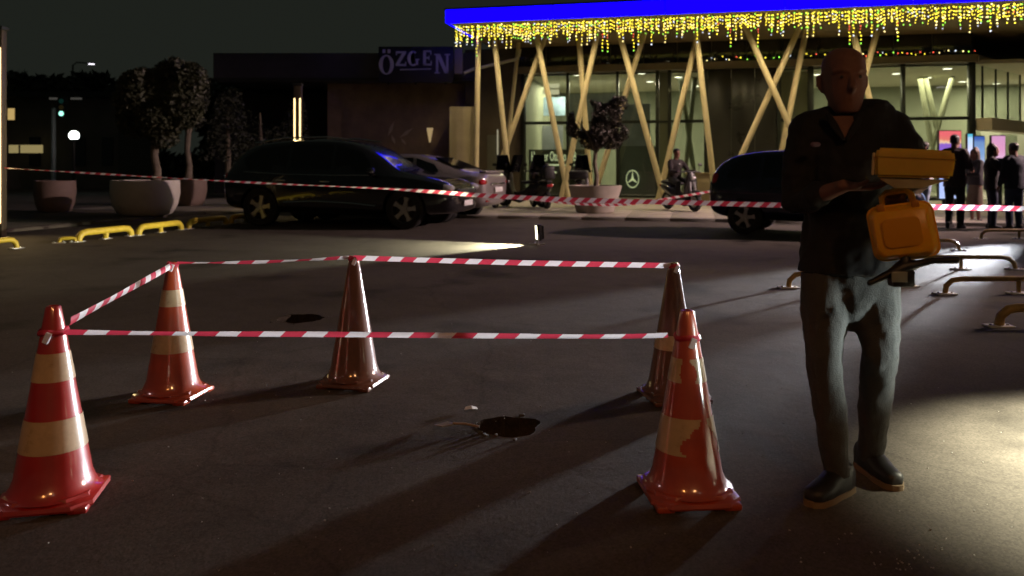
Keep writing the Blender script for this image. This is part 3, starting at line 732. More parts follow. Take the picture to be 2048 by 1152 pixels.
# ------------------------------------------------------------------ light posts
def light_post(base, top_z, label, strip0, strip1, e):
    r = thing('light_post', label, 'light post', base, group='slim posts with vertical light strips')
    w_ = .22
    obj('post', MB().box((base.x, base.y, top_z/2), (w_, .14, top_z), None, .012), mat('post_bronze', (.09, .07, .05), .4, .6), r, True)
    obj('cap', MB().box((base.x, base.y, top_z+.03), (w_+.05, .2, .06), None, .012), M_DARK, r, True)
    for s in (-1, 1):
        obj('light_strip', MB().box((base.x+s*.075, base.y-.075, (strip0+strip1)/2), (.035, .03, strip1-strip0), None, .008), glow('post_strip', (1, .7, .3), 3.2), r, True)
    obj('base_plate', MB().box((base.x, base.y, .015), (.36, .3, .03), None, .006), M_DARK, r, True)
    lamp('post_light', 'AREA', (base.x, base.y-.16, (strip0+strip1)/2), (base.x+.3, base.y-2, .2), e, (1, .72, .32), r, .12, size_y=strip1-strip0)
p = G(1, 482); light_post(Vector((p.x-.043, p.y, 0)), 3.55, 'tall glowing light post at the left edge of the picture', .3, 3.25, 26)
light_post(Vector(((596-1024)/F*22, 22, 0)), 3.45, 'glowing light post rising behind the black car', .3, 3.1, 14)
# globe street lamp, traffic light, distant lamps
p = P(148, 271, 34)
gl = thing('globe_lamp', 'bright white round lamp on a post near the left edge', 'street lamp', (p.x, 34, 0))
obj('globe', MB().ball(p, .2, 16, 10), glow('globe_white', (.9, 1, .95), 9), gl, True, smooth=180)
mb = MB(); mb.tube([(p.x, 34, 0), (p.x, 34, p.z-.2)], [.07, .05], 10); obj('pole', mb, M_DARK, gl, True)
obj('collar', MB().lathe([(.05, -.28), (.12, -.2), (.13, -.15)], 12, p), M_DARK, gl, True)
p = P(107, 220, 36)
tl = thing('traffic_signal', 'traffic signal with a green lamp on a grey pole', 'traffic light', (p.x, 36, 0))
mb = MB(); mb.tube([(p.x, 36, 0), (p.x, 36, p.z+.1)], .1, 10); obj('pole', mb, mat('signal_pole', (.2, .24, .24), .5), tl, True)
q = P(124, 226, 35.9)
obj('housing', MB().box((q.x, 35.95, q.z+.25), (.36, .22, .95), None, .04), M_BLACK, tl, True)
for i, (c, s) in enumerate((((.01, .05, .04), .3), ((.04, .03, .01), .3), ((.35, 1, .75), 2.0))):
    obj('lens', MB().ball((q.x, 35.83, q.z+.53-.28*i), (.11, .04, .11), 14, 8), glow(f'lens{i}', c, s), tl, True)
obj('arm', MB().box(((p.x+q.x)/2, 36, q.z+.3), (abs(q.x-p.x), .06, .06)), M_DARK, tl, True)
def street_lamp(px, py, Y, arm, label, col, s, h=None):
    p = P(px, py, Y); r = thing('street_lamp', label, 'street lamp', (p.x+arm, Y, 0))
    mb = MB(); mb.tube([(p.x+arm, Y, 0), (p.x+arm, Y, p.z-.1), (p.x+arm*.8, Y, p.z+.12), (p.x, Y, p.z+.06)], [.09, .06, .05, .04], 8); obj('pole', mb, M_DARK, r, True)
    obj('head', MB().box((p.x, Y, p.z+.05), (.5, .22, .08), None, .02), M_DARK, r, True)
    obj('lens', MB().box((p.x, Y, p.z-.01), (.4, .2, .04), None, .012), glow('lamp_'+str(px), col, s), r, True)
street_lamp(183, 128, 60, -1.4, 'tiny far street lamp above the treeline', (.95, .9, 1), 3.0)
street_lamp(659, 163, 40, -1.6, 'far street lamp with a pale green light above the annex', (.55, 1, .65), 2.0)
street_lamp(480, 145, 44, 1.2, 'far dim white street lamp above the evergreens', (.9, .85, .9), .35)

# ================================================================== PARKING STOPS
def parking_stop(a, b, h, r, label, m, group, feet=M_STEEL, mid=True):
    """low tubular wheel stop from ground point a to ground point b"""
    a = Vector(a); b = Vector(b); d = (b-a); L = d.length; t = d/L; up = Vector((0, 0, 1))
    root = thing('parking_stop', label, 'parking stop', a.lerp(b, .5), group=group)
    s = min(.16, L*.2)
    pts = [a+up*.01, a+t*.012+up*h*.55, a+t*s*.45+up*h*.9, a+t*s+up*h, a.lerp(b, .5)+up*h, b-t*s+up*h, b-t*s*.45+up*h*.9, b-t*.012+up*h*.55, b+up*.01]
    mb = MB(); mb.tube(pts, r, 10, round_ends=False); obj('bar', mb, m, root, True, smooth=60)
    n_ = Vector((-t.y, t.x, 0)); M = Matrix((t, n_, up)).transposed()
    ks = (0.0, .5, 1.0) if mid else (0.0, 1.0)
    for k in ks:
        q = a.lerp(b, k)
        if k == .5:
            mb = MB(); mb.tube([q+up*.01, q+up*(h-r*.3)], r*.8, 8); obj('leg', mb, m, root, True)
        fp = MB().box(q+up*.006, (.2, .12, .012), M, .003); f = obj('foot_plate', fp, feet, root, True)
        for e in (-.07, .07): obj('bolt', MB().cyl(q+t*e+up*.011, q+t*e+up*.024, .011, 8), M_STEEL, f, True)
M_YEL = mat('yellow_paint', (.46, .34, .03), .5, var=.2, vscale=12)
M_YELS = mat('shade_brown_yellow', (.36, .23, .07), .5, var=.35, vscale=9)  # yellow stops seen from their shaded side; the shade is in this brown
gL, gR = 'yellow parking stops on the left', 'parking stops on the right'
parking_stop(G(157, 484), G(262, 472), .15, .058, 'yellow parking stop nearest the glowing left post', M_YEL, gL)
parking_stop(G(277, 471), G(362, 460), .15, .058, 'yellow parking stop second from the black car', M_YEL, gL)
parking_stop(G(377, 458), G(452, 449), .15, .058, 'yellow parking stop next to the black car', M_YEL, gL)
parking_stop(G(462, 448), G(520, 441), .15, .058, 'yellow parking stop hidden behind the black car rear wheel', M_YEL, gL)
parking_stop(G(30, 499)-Vector((.35, 1.1, 0)), G(33, 497), .15, .04, 'yellow parking stop cut by the left edge', M_YEL, gL)
parking_stop(G(118, 486), G(152, 484.5), .07, .03, 'short low yellow stop piece by the left post', M_YEL, gL, mid=False)
M_FOOTW = mat('foot_plate_white', (.75, .74, .7), .5, var=.15, vscale=20)
a = G(1890, 588); parking_stop(a, a+Vector((1.5, .05, 0)), .15, .027, 'shade-browned parking stop just right of the legs of the standing man', M_YELS, gR, M_FOOTW)
a = G(2030, 539); parking_stop(a-Vector((1.3, -.05, 0)), a, .15, .027, 'shade-browned parking stop ending in a bright white leg', M_YELS, gR, M_FOOTW)
a = G(1998, 653); parking_stop(a, a+Vector((1.4, .0, 0)), .15, .036, 'front shade-browned parking stop cut by the right edge', M_YELS, gR, M_FOOTW)
a = G(1918, 501); parking_stop(a-Vector((1.3, -.1, 0)), a, .15, .027, 'far parking stop just right of the orange case', M_YELS, gR, M_FOOTW)
a = G(1962, 478); parking_stop(a, a+Vector((1.35, .05, 0)), .15, .027, 'farthest parking stop below the group of people', M_YELS, gR, M_FOOTW)
a = G(1816, 573); parking_stop(a-Vector((1.3, .1, 0)), a, .15, .027, 'parking stop hidden behind the man with white end', M_YELS, gR, M_FOOTW)

# ================================================================== CARS
def car(name, label, sp, paint, group=None):
    """sp: dict of stations. Local: +X front, Z up, origin on the ground mid-length."""
    root = thing(name, label, 'car', sp['loc'], sp['rz'], scale=sp.get('scale', 1.0))
    st = sp['st']            # (x, z_bottom, z_belt, z_top, w_sill, w_belt, w_top)
    mb = MB(); rs = []
    def ring(x, zb, zl, zt, ws, wl_, wt):
        half = [(0, zb), (ws*.72, zb), (ws*.96, zb+.05), (ws, zb+.16), (wl_*.995, zb+(zl-zb)*.55), (wl_, zb+(zl-zb)*.82), (wl_*.965, zl), (wl_*.93+wt*.04, zl+.02*(zt > zl+.05)),
                (wt+(wl_*.93-wt)*.5, zl+(zt-zl)*.55), (wt, zl+(zt-zl)*.9), (wt*.86, zl+(zt-zl)*.985), (wt*.45, zt), (0, zt+.004)]
        return [Vector((x, y, z)) for y, z in half]+[Vector((x, -y, z)) for y, z in reversed(half[1:-1])]
    for s_ in st: rs.append(ring(*s_))
    mb.rings(rs)
    wx = sp['wheels']; wr = sp['wr']; tw = sp['w']
    bmesh.ops.recalc_face_normals(mb.bm, faces=mb.bm.faces)
    me = bpy.data.meshes.new('b'); mb.bm.to_mesh(me); mb.bm.free()
    me = evaluated(me, [('SUBSURF', dict(levels=2, render_levels=2))])
    cut = MB()
    for x in wx:
        for s in (-1, 1): cut.cyl((x, s*(tw-.27), wr), (x, s*(tw+.3), wr), wr*1.16, 32)
    cm = bpy.data.meshes.new('c'); bmesh.ops.recalc_face_normals(cut.bm, faces=cut.bm.faces); cut.bm.to_mesh(cm); cut.bm.free()
    co = bpy.data.objects.new('cutter', cm); COL.objects.link(co)
    me = evaluated(me, [('BOOLEAN', dict(object=co, operation='DIFFERENCE', solver='EXACT'))])
    bpy.data.objects.remove(co)
    # paint below, glass by face position
    body = link('body', me, [paint, M_CAR_GLASS, M_BLACK], root, 40)
    gl_ = sp['glass']
    for f in me.polygons:
        c = f.center
        if any(abs(math.hypot(c.x-x, c.z-wr)) < wr*1.12 for x in wx) and abs(c.y) < tw-.05 and abs(f.normal.y) < .99 and c.z < wr*2.1 and abs(c.y) > tw-.3: f.material_index = 2
    # glazing: panels set just proud of the shell
    def shell_y(x, z):
        # side of the greenhouse at (x, z)
        for k in range(len(st)-1):
            if st[k][0] <= x <= st[k+1][0]:
                t = (x-st[k][0])/(st[k+1][0]-st[k][0]); s_ = [st[k][i]*(1-t)+st[k+1][i]*t for i in range(7)]
                zl, zt, wl_, wt = s_[2], s_[3], s_[5], s_[6]
                f = max(0, min(1, (z-zl)/max(.01, zt-zl)))
                y0 = wl_*.93+wt*.04; y1 = wt+(wl_*.93-wt)*.5
                return y0+(y1-y0)*(f/.55) if f < .55 else y1+(wt-y1)*((f-.55)/.35)
        return tw
    for s in (-1, 1):
        for poly in gl_:
            m2 = MB(); f_, b_ = [], []
            pts = []
            for i in range(len(poly)):
                a, b = Vector(poly[i]), Vector(poly[(i+1) % len(poly)])
                for k in range(5): pts.append(a.lerp(b, k/5))
            f_ = [Vector((q.x, s*(shell_y(q.x, q.y)+.004), q.y)) for q in pts]; b_ = [v-Vector((0, s*.03, 0)) for v in f_]
            m2.rings([f_, b_], cap=False)
            cen = sum(pts, Vector((0, 0)))/len(pts); cf = m2.bm.verts.new((cen.x, s*(shell_y(cen.x, cen.y)+.004), cen.y))
            m2.bm.verts.ensure_lookup_table(); fv = m2.bm.verts[:len(pts)]
            for i in range(len(pts)): m2._f([fv[i], fv[(i+1) % len(pts)], cf])
            obj('side_window', m2, M_CAR_GLASS, root)
    for x, s in ((x, s) for x in wx for s in (-1, 1)):
        yy = s*(tw-.02)
        w_ = MB(); Mw = Matrix.Rotation(R(90), 3, 'X')
        tyre = MB().lathe([(wr*.68, -.1), (wr*.93, -.11), (wr, -.085), (wr, .085), (wr*.93, .11), (wr*.68, .1)], 36, (x, yy-s*.11, wr), Mw, cap=False)
        wo_ = obj('wheel', tyre, M_RUB, root, smooth=30)
        rim = MB().lathe([(wr*.7, -.09), (wr*.7, .09), (wr*.62, .085), (wr*.6, -.03)], 32, (x, yy-s*.11, wr), Mw, cap=False)
        rim.lathe([(.0005, .0), (wr*.64, 0.0)], 24, (x, yy-s*.15, wr), Mw, cap=False)
        obj('rim', rim, mat('rim_dark', (.05, .05, .05), .5, .5), wo_)
        spk = MB()
        for k in range(5):
            t = R(90+72*k+11*s)
            d = Vector((math.cos(t), 0, math.sin(t))); n_ = Vector((-d.z, 0, d.x))
            for wd0, wd1, dy in ((wr*.16, wr*.085, 0),):
                c0 = Vector((x, yy-s*.03, wr)); c1 = c0+d*wr*.66
                spk.rings([[c0+n_*wd0*.9+Vector((0, 0, 0)), c0-n_*wd0*.9, c0-n_*wd0*.9-Vector((0, s*.05, 0)), c0+n_*wd0*.9-Vector((0, s*.05, 0))],
                           [c0.lerp(c1, .6)+n_*wd1, c0.lerp(c1, .6)-n_*wd1, c0.lerp(c1, .6)-n_*wd1-Vector((0, s*.05, 0)), c0.lerp(c1, .6)+n_*wd1-Vector((0, s*.05, 0))],
                           [c1+n_*wd1*1.9, c1-n_*wd1*1.9, c1-n_*wd1*1.9-Vector((0, s*.05, 0)), c1+n_*wd1*1.9-Vector((0, s*.05, 0))]])
        spk.lathe([(wr*.16, .0), (wr*.16, .03), (.001, .035)], 14, (x, yy-s*.035, wr), Matrix.Rotation(R(-90*s), 3, 'X').to_3x3() if False else Mw)
        obj('spokes', spk, mat('alloy', (.55, .54, .52), .35, .7), wo_, smooth=20)
    # lamps, mirror, handles, trim
    for nm, pts, m_ in sp.get('extras', []):
        for s in (-1, 1):
            m2 = MB()
            if pts[0] == 'box':
                _, c, d, bev = pts; m2.box((c[0], c[1]*s, c[2]), d, None, bev)
            elif pts[0] == 'ball':
                _, c, d = pts; m2.ball((c[0], c[1]*s, c[2]), d, 14, 8)
            elif pts[0] == 'tube':
                _, ps, r_ = pts; m2.tube([(q[0], q[1]*s, q[2]) for q in ps], r_, 6)
            obj(nm, m2, m_, root)
    for nm, ps, m_ in sp.get('single', []):
        m2 = MB()
        if ps[0] == 'box': m2.box(ps[1], ps[2], None, ps[3])
        elif ps[0] == 'sheet':
            f_ = ps[1]; m2.rings([[Vector(q) for q in f_], [Vector(q)-Vector((0, 0, .02)) for q in f_]])
        obj(nm, m2, m_, root)
    return root
M_PBLK = mat('paint_black', (.006, .006, .008), .16, coat=1.0)
M_PSIL = mat('paint_silver', (.42, .38, .38), .3, .6, coat=.8)
M_PBLU = mat('paint_navy', (.006, .008, .03), .25, coat=.8)
M_HEAD = mat('headlamp_glass', (.5, .5, .5), .15, .3, coat=1)
M_TAIL = mat('tail_lamp', (.35, .01, .015), .15, coat=1)
M_PLATE = mat('number_plate', (.7, .7, .68), .5)
suv_st = [(-2.6, .62, .95, 1.0, .62, .68, .6), (-2.56, .42, 1.0, 1.08, .8, .84, .66), (-2.42, .34, 1.06, 1.35, .9, .93, .68), (-2.1, .3, 1.08, 1.66, .95, .97, .68), (-1.5, .26, 1.06, 1.765, .96, .985, .7), (-.7, .25, 1.04, 1.795, .96, .985, .71),
          (.1, .25, 1.02, 1.78, .96, .985, .7), (.6, .25, 1.02, 1.66, .96, .985, .68), (1.05, .25, 1.03, 1.36, .96, .98, .67), (1.38, .26, 1.02, 1.13, .96, .98, .7), (1.9, .27, .96, 1.05, .95, .96, .72), (2.3, .28, .88, .97, .92, .93, .7), (2.5, .3, .78, .86, .82, .86, .62), (2.58, .45, .66, .72, .66, .7, .5)]
gr, gf = G(521, 452), G(810, 459)
fw_ = (gf-gr); rz = math.atan2(fw_.y, fw_.x); side = Vector((math.sin(rz), -math.cos(rz), 0))   # towards the camera
ctr = gr.lerp(gf, .5)-side*.93
wb_ = fw_.length
suv = dict(loc=(ctr.x, ctr.y, 0), rz=rz, st=suv_st, wheels=(-1.62, 1.6), wr=.39, w=.98, scale=wb_/3.22,
           glass=[[(.72, 1.1), (.98, 1.1), (.62, 1.52), (.05, 1.66), (.05, 1.08)], [(-.02, 1.08), (-.02, 1.67), (-.95, 1.68), (-.95, 1.1)], [(-1.03, 1.1), (-1.03, 1.67), (-1.75, 1.6), (-2.08, 1.4), (-1.95, 1.16)]],
           extras=[('headlamp', ('ball', (2.38, .74, .8), (.2, .14, .09)), M_HEAD), ('door_mirror', ('ball', (.95, 1.06, 1.13), (.09, .12, .08)), M_PBLK),
                   ('door_handle', ('box', (-.1+.0, .985, .93), (.22, .03, .03), .008), M_CHROME), ('door_handle', ('box', (-1.1, .985, .95), (.22, .03, .03), .008), M_CHROME),
                   ('sill_trim', ('tube', [(-1.05, .968, .5), (-.3, .985, .53), (.5, .985, .5), (1.0, .97, .45)], .014), M_CHROME),
                   ('roof_rail', ('tube', [(-1.9, .66, 1.72), (-1.2, .68, 1.82), (-.2, .68, 1.83), (.35, .67, 1.76)], .018), M_CHROME),
                   ('tail_lamp', ('ball', (-2.46, .72, 1.02), (.1, .16, .1)), M_TAIL), ('fog_lamp', ('box', (2.5, .66, .5), (.06, .16, .05), .015), M_CHROME),
                   ('window_trim', ('tube', [(1.02, .945, 1.06), (.05, .95, 1.055), (-1.0, .955, 1.07), (-2.0, .92, 1.12)], .008), M_CHROME)],
           single=[('grille', ('box', (2.545, 0, .68), (.08, .95, .2), .02), M_BLACK), ('front_plate', ('box', (2.6, 0, .5), (.02, .5, .11), .004), M_PLATE)])
car('parked_suv', 'large black SUV parked side on with five spoke alloy wheels', suv, M_PBLK)
sed_st = [(-2.3, .5, .86, .95, .6, .66, .55), (-2.26, .36, .92, 1.02, .78, .82, .62), (-2.1, .3, .95, 1.06, .85, .88, .62), (-1.75, .26, .95, 1.09, .88, .9, .62), (-1.45, .24, .94, 1.2, .89, .91, .58), (-1.0, .23, .93, 1.38, .89, .91, .57), (-.5, .22, .92, 1.45, .89, .91, .58),
          (.0, .22, .91, 1.455, .89, .91, .58), (.45, .22, .91, 1.36, .89, .91, .58), (.9, .22, .92, 1.13, .89, .91, .6), (1.2, .23, .9, 1.0, .89, .9, .64), (1.7, .24, .82, .92, .87, .88, .64), (2.1, .25, .74, .82, .8, .83, .58), (2.25, .38, .62, .68, .62, .66, .46)]
tailp = Vector((-.42, 18.35, 0)); rzs = R(163)
fwd = Vector((math.cos(rzs), math.sin(rzs), 0))
cs_ = tailp+fwd*2.35
sed = dict(loc=(cs_.x, cs_.y, 0), rz=rzs, st=sed_st, wheels=(-1.36, 1.38), wr=.33, w=.905, scale=1.06,
           glass=[[(.05, .96), (.88, .98), (.35, 1.32), (.05, 1.36)], [(-.02, .96), (-.02, 1.37), (-.6, 1.36), (-.7, .97)], [(-.76, .98), (-.68, 1.35), (-1.1, 1.22), (-1.3, 1.02)]],
           extras=[('tail_lamp', ('ball', (-2.2, .68, .84), (.09, .18, .09)), M_TAIL), ('headlamp', ('ball', (2.1, .62, .68), (.14, .14, .07)), M_HEAD), ('door_mirror', ('ball', (.75, .98, 1.0), (.07, .1, .06)), M_PSIL),
                   ('door_handle', ('box', (-.2, .915, .82), (.18, .03, .03), .008), M_CHROME), ('door_handle', ('box', (.5, .915, .82), (.18, .03, .03), .008), M_CHROME),
                   ('reflector', ('box', (-2.25, .55, .45), (.05, .22, .05), .01), M_TAIL)],
           single=[('rear_window', ('sheet', [(-1.08, .52, 1.37), (-1.08, -.52, 1.37), (-1.68, -.6, 1.135), (-1.68, .6, 1.135)]), M_CAR_GLASS),
                   ('rear_plate', ('box', (-2.33, 0, .68), (.03, .5, .11), .005), M_PLATE), ('trunk_trim', ('box', (-2.3, 0, .8), (.05, .9, .035), .008), M_CHROME), ('spoiler', ('box', (-2.18, 0, 1.06), (.16, 1.2, .04), .012), M_PSIL)])
car('parked_sedan', 'silver sedan half hidden behind the black SUV', sed, M_PSIL)
hat_st = [(-1.85, .5, .85, .92, .58, .64, .5), (-1.8, .38, .92, 1.1, .74, .78, .58), (-1.62, .3, .96, 1.38, .82, .84, .6), (-1.2, .26, .96, 1.53, .84, .86, .61), (-.5, .24, .95, 1.57, .84, .86, .62), (.1, .24, .94, 1.53, .84, .86, .61), (.6, .24, .94, 1.33, .84, .86, .6), (.95, .24, .94, 1.1, .84, .86, .62), (1.4, .26, .88, .98, .82, .84, .6), (1.7, .3, .78, .86, .74, .77, .52), (1.82, .42, .62, .7, .56, .6, .4)]
wl0 = G(1488, 469); rzh = R(-28)
fh = Vector((math.cos(rzh), math.sin(rzh), 0)); sh = Vector((math.sin(rzh), -math.cos(rzh), 0))
ch = wl0+fh*1.15-sh*.83
hat = dict(loc=(ch.x, ch.y, 0), rz=rzh, st=hat_st, wheels=(-1.15, 1.15), wr=.31, w=.855,
           glass=[[(.0, 1.0), (.8, 1.0), (.45, 1.34), (.0, 1.44)], [(-.07, 1.0), (-.07, 1.45), (-.8, 1.46), (-.85, 1.0)], [(-.92, 1.0), (-.88, 1.45), (-1.25, 1.4), (-1.5, 1.05)]],
           extras=[('tail_lamp', ('ball', (-1.7, .68, .98), (.08, .1, .16)), M_TAIL), ('headlamp', ('ball', (1.6, .6, .76), (.15, .14, .09)), M_HEAD), ('door_mirror', ('ball', (.7, .95, 1.02), (.07, .1, .07)), M_PBLU),
                   ('door_handle', ('box', (-.6, .865, .86), (.16, .03, .03), .008), M_BLACK)],
           single=[('rear_plate', ('box', (-1.86, 0, .62), (.03, .5, .11), .005), M_PLATE)])
car('parked_hatchback', 'dark navy hatchback partly hidden behind the standing man', hat, M_PBLU)

# ================================================================== SCOOTERS
M_SCB = mat('scooter_body', (.02, .018, .02), .35, coat=.4)
M_SCS = mat('scooter_seat', (.012, .011, .011), .7)
def make_scooter(label, loc, rz, box=None, screen=True, lean=0, paint=M_SCB):
    r = thing('scooter', label, 'scooter', loc, rz, group='scooters parked outside the showroom')
    for x in (-.62, .62):
        w_ = obj('wheel', MB().lathe([(.15, -.05), (.225, -.055), (.245, -.02), (.245, .02), (.225, .055), (.15, .05)], 22, (x, 0, .245), Matrix.Rotation(R(90), 3, 'X'), cap=False), M_RUB, r)
        obj('rim', MB().lathe([(.03, -.03), (.15, -.035), (.15, .035), (.03, .03)], 16, (x, 0, .245), Matrix.Rotation(R(90), 3, 'X')), M_STEEL, w_)
    b = MB()
    b.tube([(-.85, 0, .62), (-.6, 0, .58), (-.3, 0, .5), (-.1, 0, .36), (.15, 0, .26), (.34, 0, .3)], [(.08, .08), (.15, .14), (.16, .17), (.15, .12), (.16, .05), (.15, .05)], 14, ref=(0, 1, 0))
    b.tube([(.3, 0, .28), (.42, 0, .55), (.46, 0, .85), (.44, 0, .98)], [(.05, .16), (.06, .2), (.07, .16), (.06, .1)], 14, ref=(0, 1, 0))
    obj('body', b, paint, r, smooth=60)
    f = MB(); f.tube([(.62, .07, .245), (.52, .07, .6), (.45, .03, .95)], .025, 8); f.tube([(.62, -.07, .245), (.52, -.07, .6), (.45, -.03, .95)], .025, 8); obj('fork', f, M_STEEL, r)
    g = MB(); g.tube([(.38, .36, 1.0), (.45, .15, 1.03), (.46, 0, 1.0), (.45, -.15, 1.03), (.38, -.36, 1.0)], .018, 8); obj('handlebar', g, M_BLACK, r)
    s = MB(); s.tube([(-.8, 0, .74), (-.5, 0, .75), (-.2, 0, .7), (.02, 0, .7)], [(.05, .1), (.06, .15), (.06, .15), (.04, .1)], 12, ref=(0, 1, 0), round_ends=True); obj('seat', s, M_SCS, r, smooth=60)
    obj('headlamp', MB().ball((.53, 0, .86), (.05, .08, .06), 12, 8), M_HEAD, r)
    obj('front_fender', MB().tube([(.85, 0, .4), (.74, 0, .52), (.6, 0, .53), (.42, 0, .45)], [(.02, .05), (.025, .08), (.025, .08), (.02, .06)], 10, ref=(0, 1, 0)), paint, r)
    for sgn in (-1, 1):
        m_ = MB(); m_.tube([(.42, .26*sgn, 1.02), (.4, .3*sgn, 1.16)], .008, 6); m_.ball((.39, .32*sgn, 1.2), (.02, .07, .045), 10, 6); obj('mirror', m_, M_BLACK, r)
    obj('tail_lamp', MB().box((-.9, 0, .64), (.05, .16, .06), None, .015), M_TAIL, r)
    if screen:
        q = MB(); n_ = 8
        q.rings([[Vector((.5-.16*t+.06*abs(y)**2*-4, y*(.24-.08*t), .98+.5*t)) for t in (i/6 for i in range(7))] for y in (-1, -.6, 0, .6, 1)], cap=False, closed=False)
        bmesh.ops.solidify(q.bm, geom=q.bm.faces, thickness=.006); obj('windscreen', q, mat('smoked_screen', (.012, .012, .014), .1, spec=.6), r, smooth=60)
    if box:
        w_, d_, h_ = box
        bo = obj('top_box', MB().box((-.72-.05, 0, .8+h_/2), (w_, d_, h_), None, .05), M_BLACK, r, smooth=50)
        obj('lid_seam', MB().box((-.77, 0, .8+h_*.72), (w_+.012, d_+.012, .018), None, .004), M_SCS, bo)
    return r
def on_pave(px, py): return G(px, py, PZ)
for px, py, Y, rz, box, lab in ((1003, 396, 22.6, 75, None, 'scooter half hidden behind the silver sedan tail'), (1047, 398, 22.8, 150, (.36, .36, .2), 'scooter between the two left column feet with low top box'),
                           (1080, 396, 22.2, 105, (.24, .3, .38), 'scooter with a tall black upright top box'), (1163, 396, 22.4, 80, (.44, .5, .24), 'scooter with a big square delivery box beside the potted tree')):
    make_scooter(lab, ((px-1024)/F*Y, Y, PZ), R(rz), box)
SR = Vector(((1362-1024)/F*21.0, 21.0, PZ))
RZ = R(-68)
make_scooter('scooter ridden by the seated person in dark clothes', SR, RZ, None, False)

# ================================================================== POTTED TREE AT THE KERB
pt = Vector(((1190-1024)/F*20.1, 20.1, PZ))
r = thing('planter', 'tapered grey planter holding the small tree at the kerb', 'planter', pt, group='big round planters')
obj('pot', MB().lathe([(.42, 0), (.47, .02), (.66, .62), (.67, .68), (.6, .68), (.58, .6)], 36), mat('pot_grey', (.3, .27, .23), .7, var=.12, vscale=3, bump=.1), r)
obj('soil', MB().lathe([(.59, .55), (.5, .6), (.1, .62)], 20), M_SOIL, r)
Yk = 20.1
tree(Vector((pt.x+.02, pt.y, .64)), P(0, 300, Yk).z-.64, .055, [blob(1182, 225, 30, 24, Yk), blob(1163, 255, 30, 26, Yk), blob(1215, 235, 32, 28, Yk), blob(1240, 214, 25, 22, Yk), blob(1195, 265, 36, 26, Yk), blob(1238, 258, 24, 26, Yk), blob(1153, 240, 18, 20, Yk), blob(1178, 285, 24, 15, Yk), blob(1222, 285, 22, 14, Yk)],
     15000, .1, M_LEAFB, 'small round headed tree standing in front of the showroom glass', 31)
# brown counter box by the columns
p0 = P(1396, 395, 25)
cb = thing('service_counter', 'plain tan counter box between the columns behind the scooter rider', 'counter', (p0.x, 25, PZ))
obj('body', MB().box((p0.x, 25, PZ+.45), (.62, .5, .9), None, .01), mat('counter_tan', (.42, .33, .2), .6, var=.1), cb, True)
obj('top', MB().box((p0.x, 25, PZ+.925), (.68, .56, .045), None, .01), mat('counter_top', (.35, .27, .16), .4), cb, True)

# ================================================================== FLOODLIGHTS
M_FLG = glow('flood_glass', (1, .93, .62), 5)
def floodlight(loc, aim, z, label, energy, col, spot, w_=.3, h_=.22, blend=.35, tripod=False, soft=.06):
    loc = Vector(loc); aim = Vector(aim)
    r = thing('floodlight', label, 'floodlight', loc)
    c = loc+Vector((0, 0, z)); d = (aim-c).normalized(); s = d.cross(Vector((0, 0, 1))).normalized(); u_ = s.cross(d)
    M = Matrix((s, d, u_)).transposed()
    hs = obj('housing', MB().box(c-d*.03, (w_, .05, h_), M, .012), M_BLACK, r, True)
    for k in range(7): obj('cooling_fin', MB().box(c-d*.075+s*(k-3)*w_*.13, (.008, .045, h_*.8), M), M_BLACK, hs, True)
    obj('glass', MB().box(c+d*.001, (w_*.88, .012, h_*.84), M), M_FLG, r, True)
    obj('bezel', MB().box(c+d*.004+u_*h_*.46, (w_*.98, .02, h_*.06), M).box(c+d*.004-u_*h_*.46, (w_*.98, .02, h_*.06), M).box(c+d*.004+s*w_*.47, (w_*.05, .02, h_*.86), M).box(c+d*.004-s*w_*.47, (w_*.05, .02, h_*.86), M), M_BLACK, r, True)
    br = MB(); br.tube([c+s*w_*.54, c+s*w_*.54-Vector((0, 0, h_*.6)), c-s*w_*.54-Vector((0, 0, h_*.6)), c-s*w_*.54], .012, 6); obj('bracket', br, M_STEEL, r, True)
    st_ = MB()
    if tripod:
        st_.cyl(loc+Vector((0, 0, .3)), c-Vector((0, 0, h_*.6)), .016, 8)
        for k in range(3):
            t = R(120*k+30); st_.cyl(loc+Vector((0, 0, .55)), loc+Vector((math.cos(t)*.4, math.sin(t)*.4, .01)), .011, 6)
    else:
        st_.cyl(c-Vector((0, 0, h_*.6)), loc+Vector((0, 0, .02)), .014, 8); st_.box(loc+s*.1+Vector((0, 0, .012)), (.03, .26, .024)).box(loc-s*.1+Vector((0, 0, .012)), (.03, .26, .024)).box(loc+Vector((0, 0, .012)), (.26, .03, .022))
    obj('stand', st_, M_STEEL, r, True)
    lamp('beam', 'SPOT', c+d*.03, aim, energy, col, r, soft, spot, blend)
    return r
p = G(1074, 490)
floodlight(p, (p.x-3.0, p.y-.6, .0), .2, 'small lit floodlight on the ground throwing a beam to the left', 2600, (1, .97, .66), 75, .16, .26)
sl = thing('street_lamp', 'tall lot lamp with cool light beyond the right edge', 'street lamp', (16, 12.3, 0))
mb = MB(); mb.tube([(16, 12.3, 0), (16, 12.3, 4.8), (15.8, 12.3, 5.1), (15.1, 12.3, 5.15)], [.1, .07, .06, .05], 8); obj('pole', mb, M_DARK, sl, True)
obj('head', MB().box((15, 12.3, 5.16), (.6, .3, .1), None, .02), M_DARK, sl, True); obj('lens', MB().box((15, 12.3, 5.1), (.5, .24, .02)), glow('cool_lens', (1, .92, .95), 6), sl, True)
lamp('lamp_light', 'SPOT', (15, 12.3, 5.05), (-1.0, 7.0, .2), 9000, (1, .7, .58), sl, 1.1, 29, .8)
floodlight((9.75, 14.7, 0), (-1.0, 4.0, .35), .5, 'floodlight low on the ground beyond the right edge', 17000, (.9, .93, 1), 17.5, .4, .3, .4, False, .22)
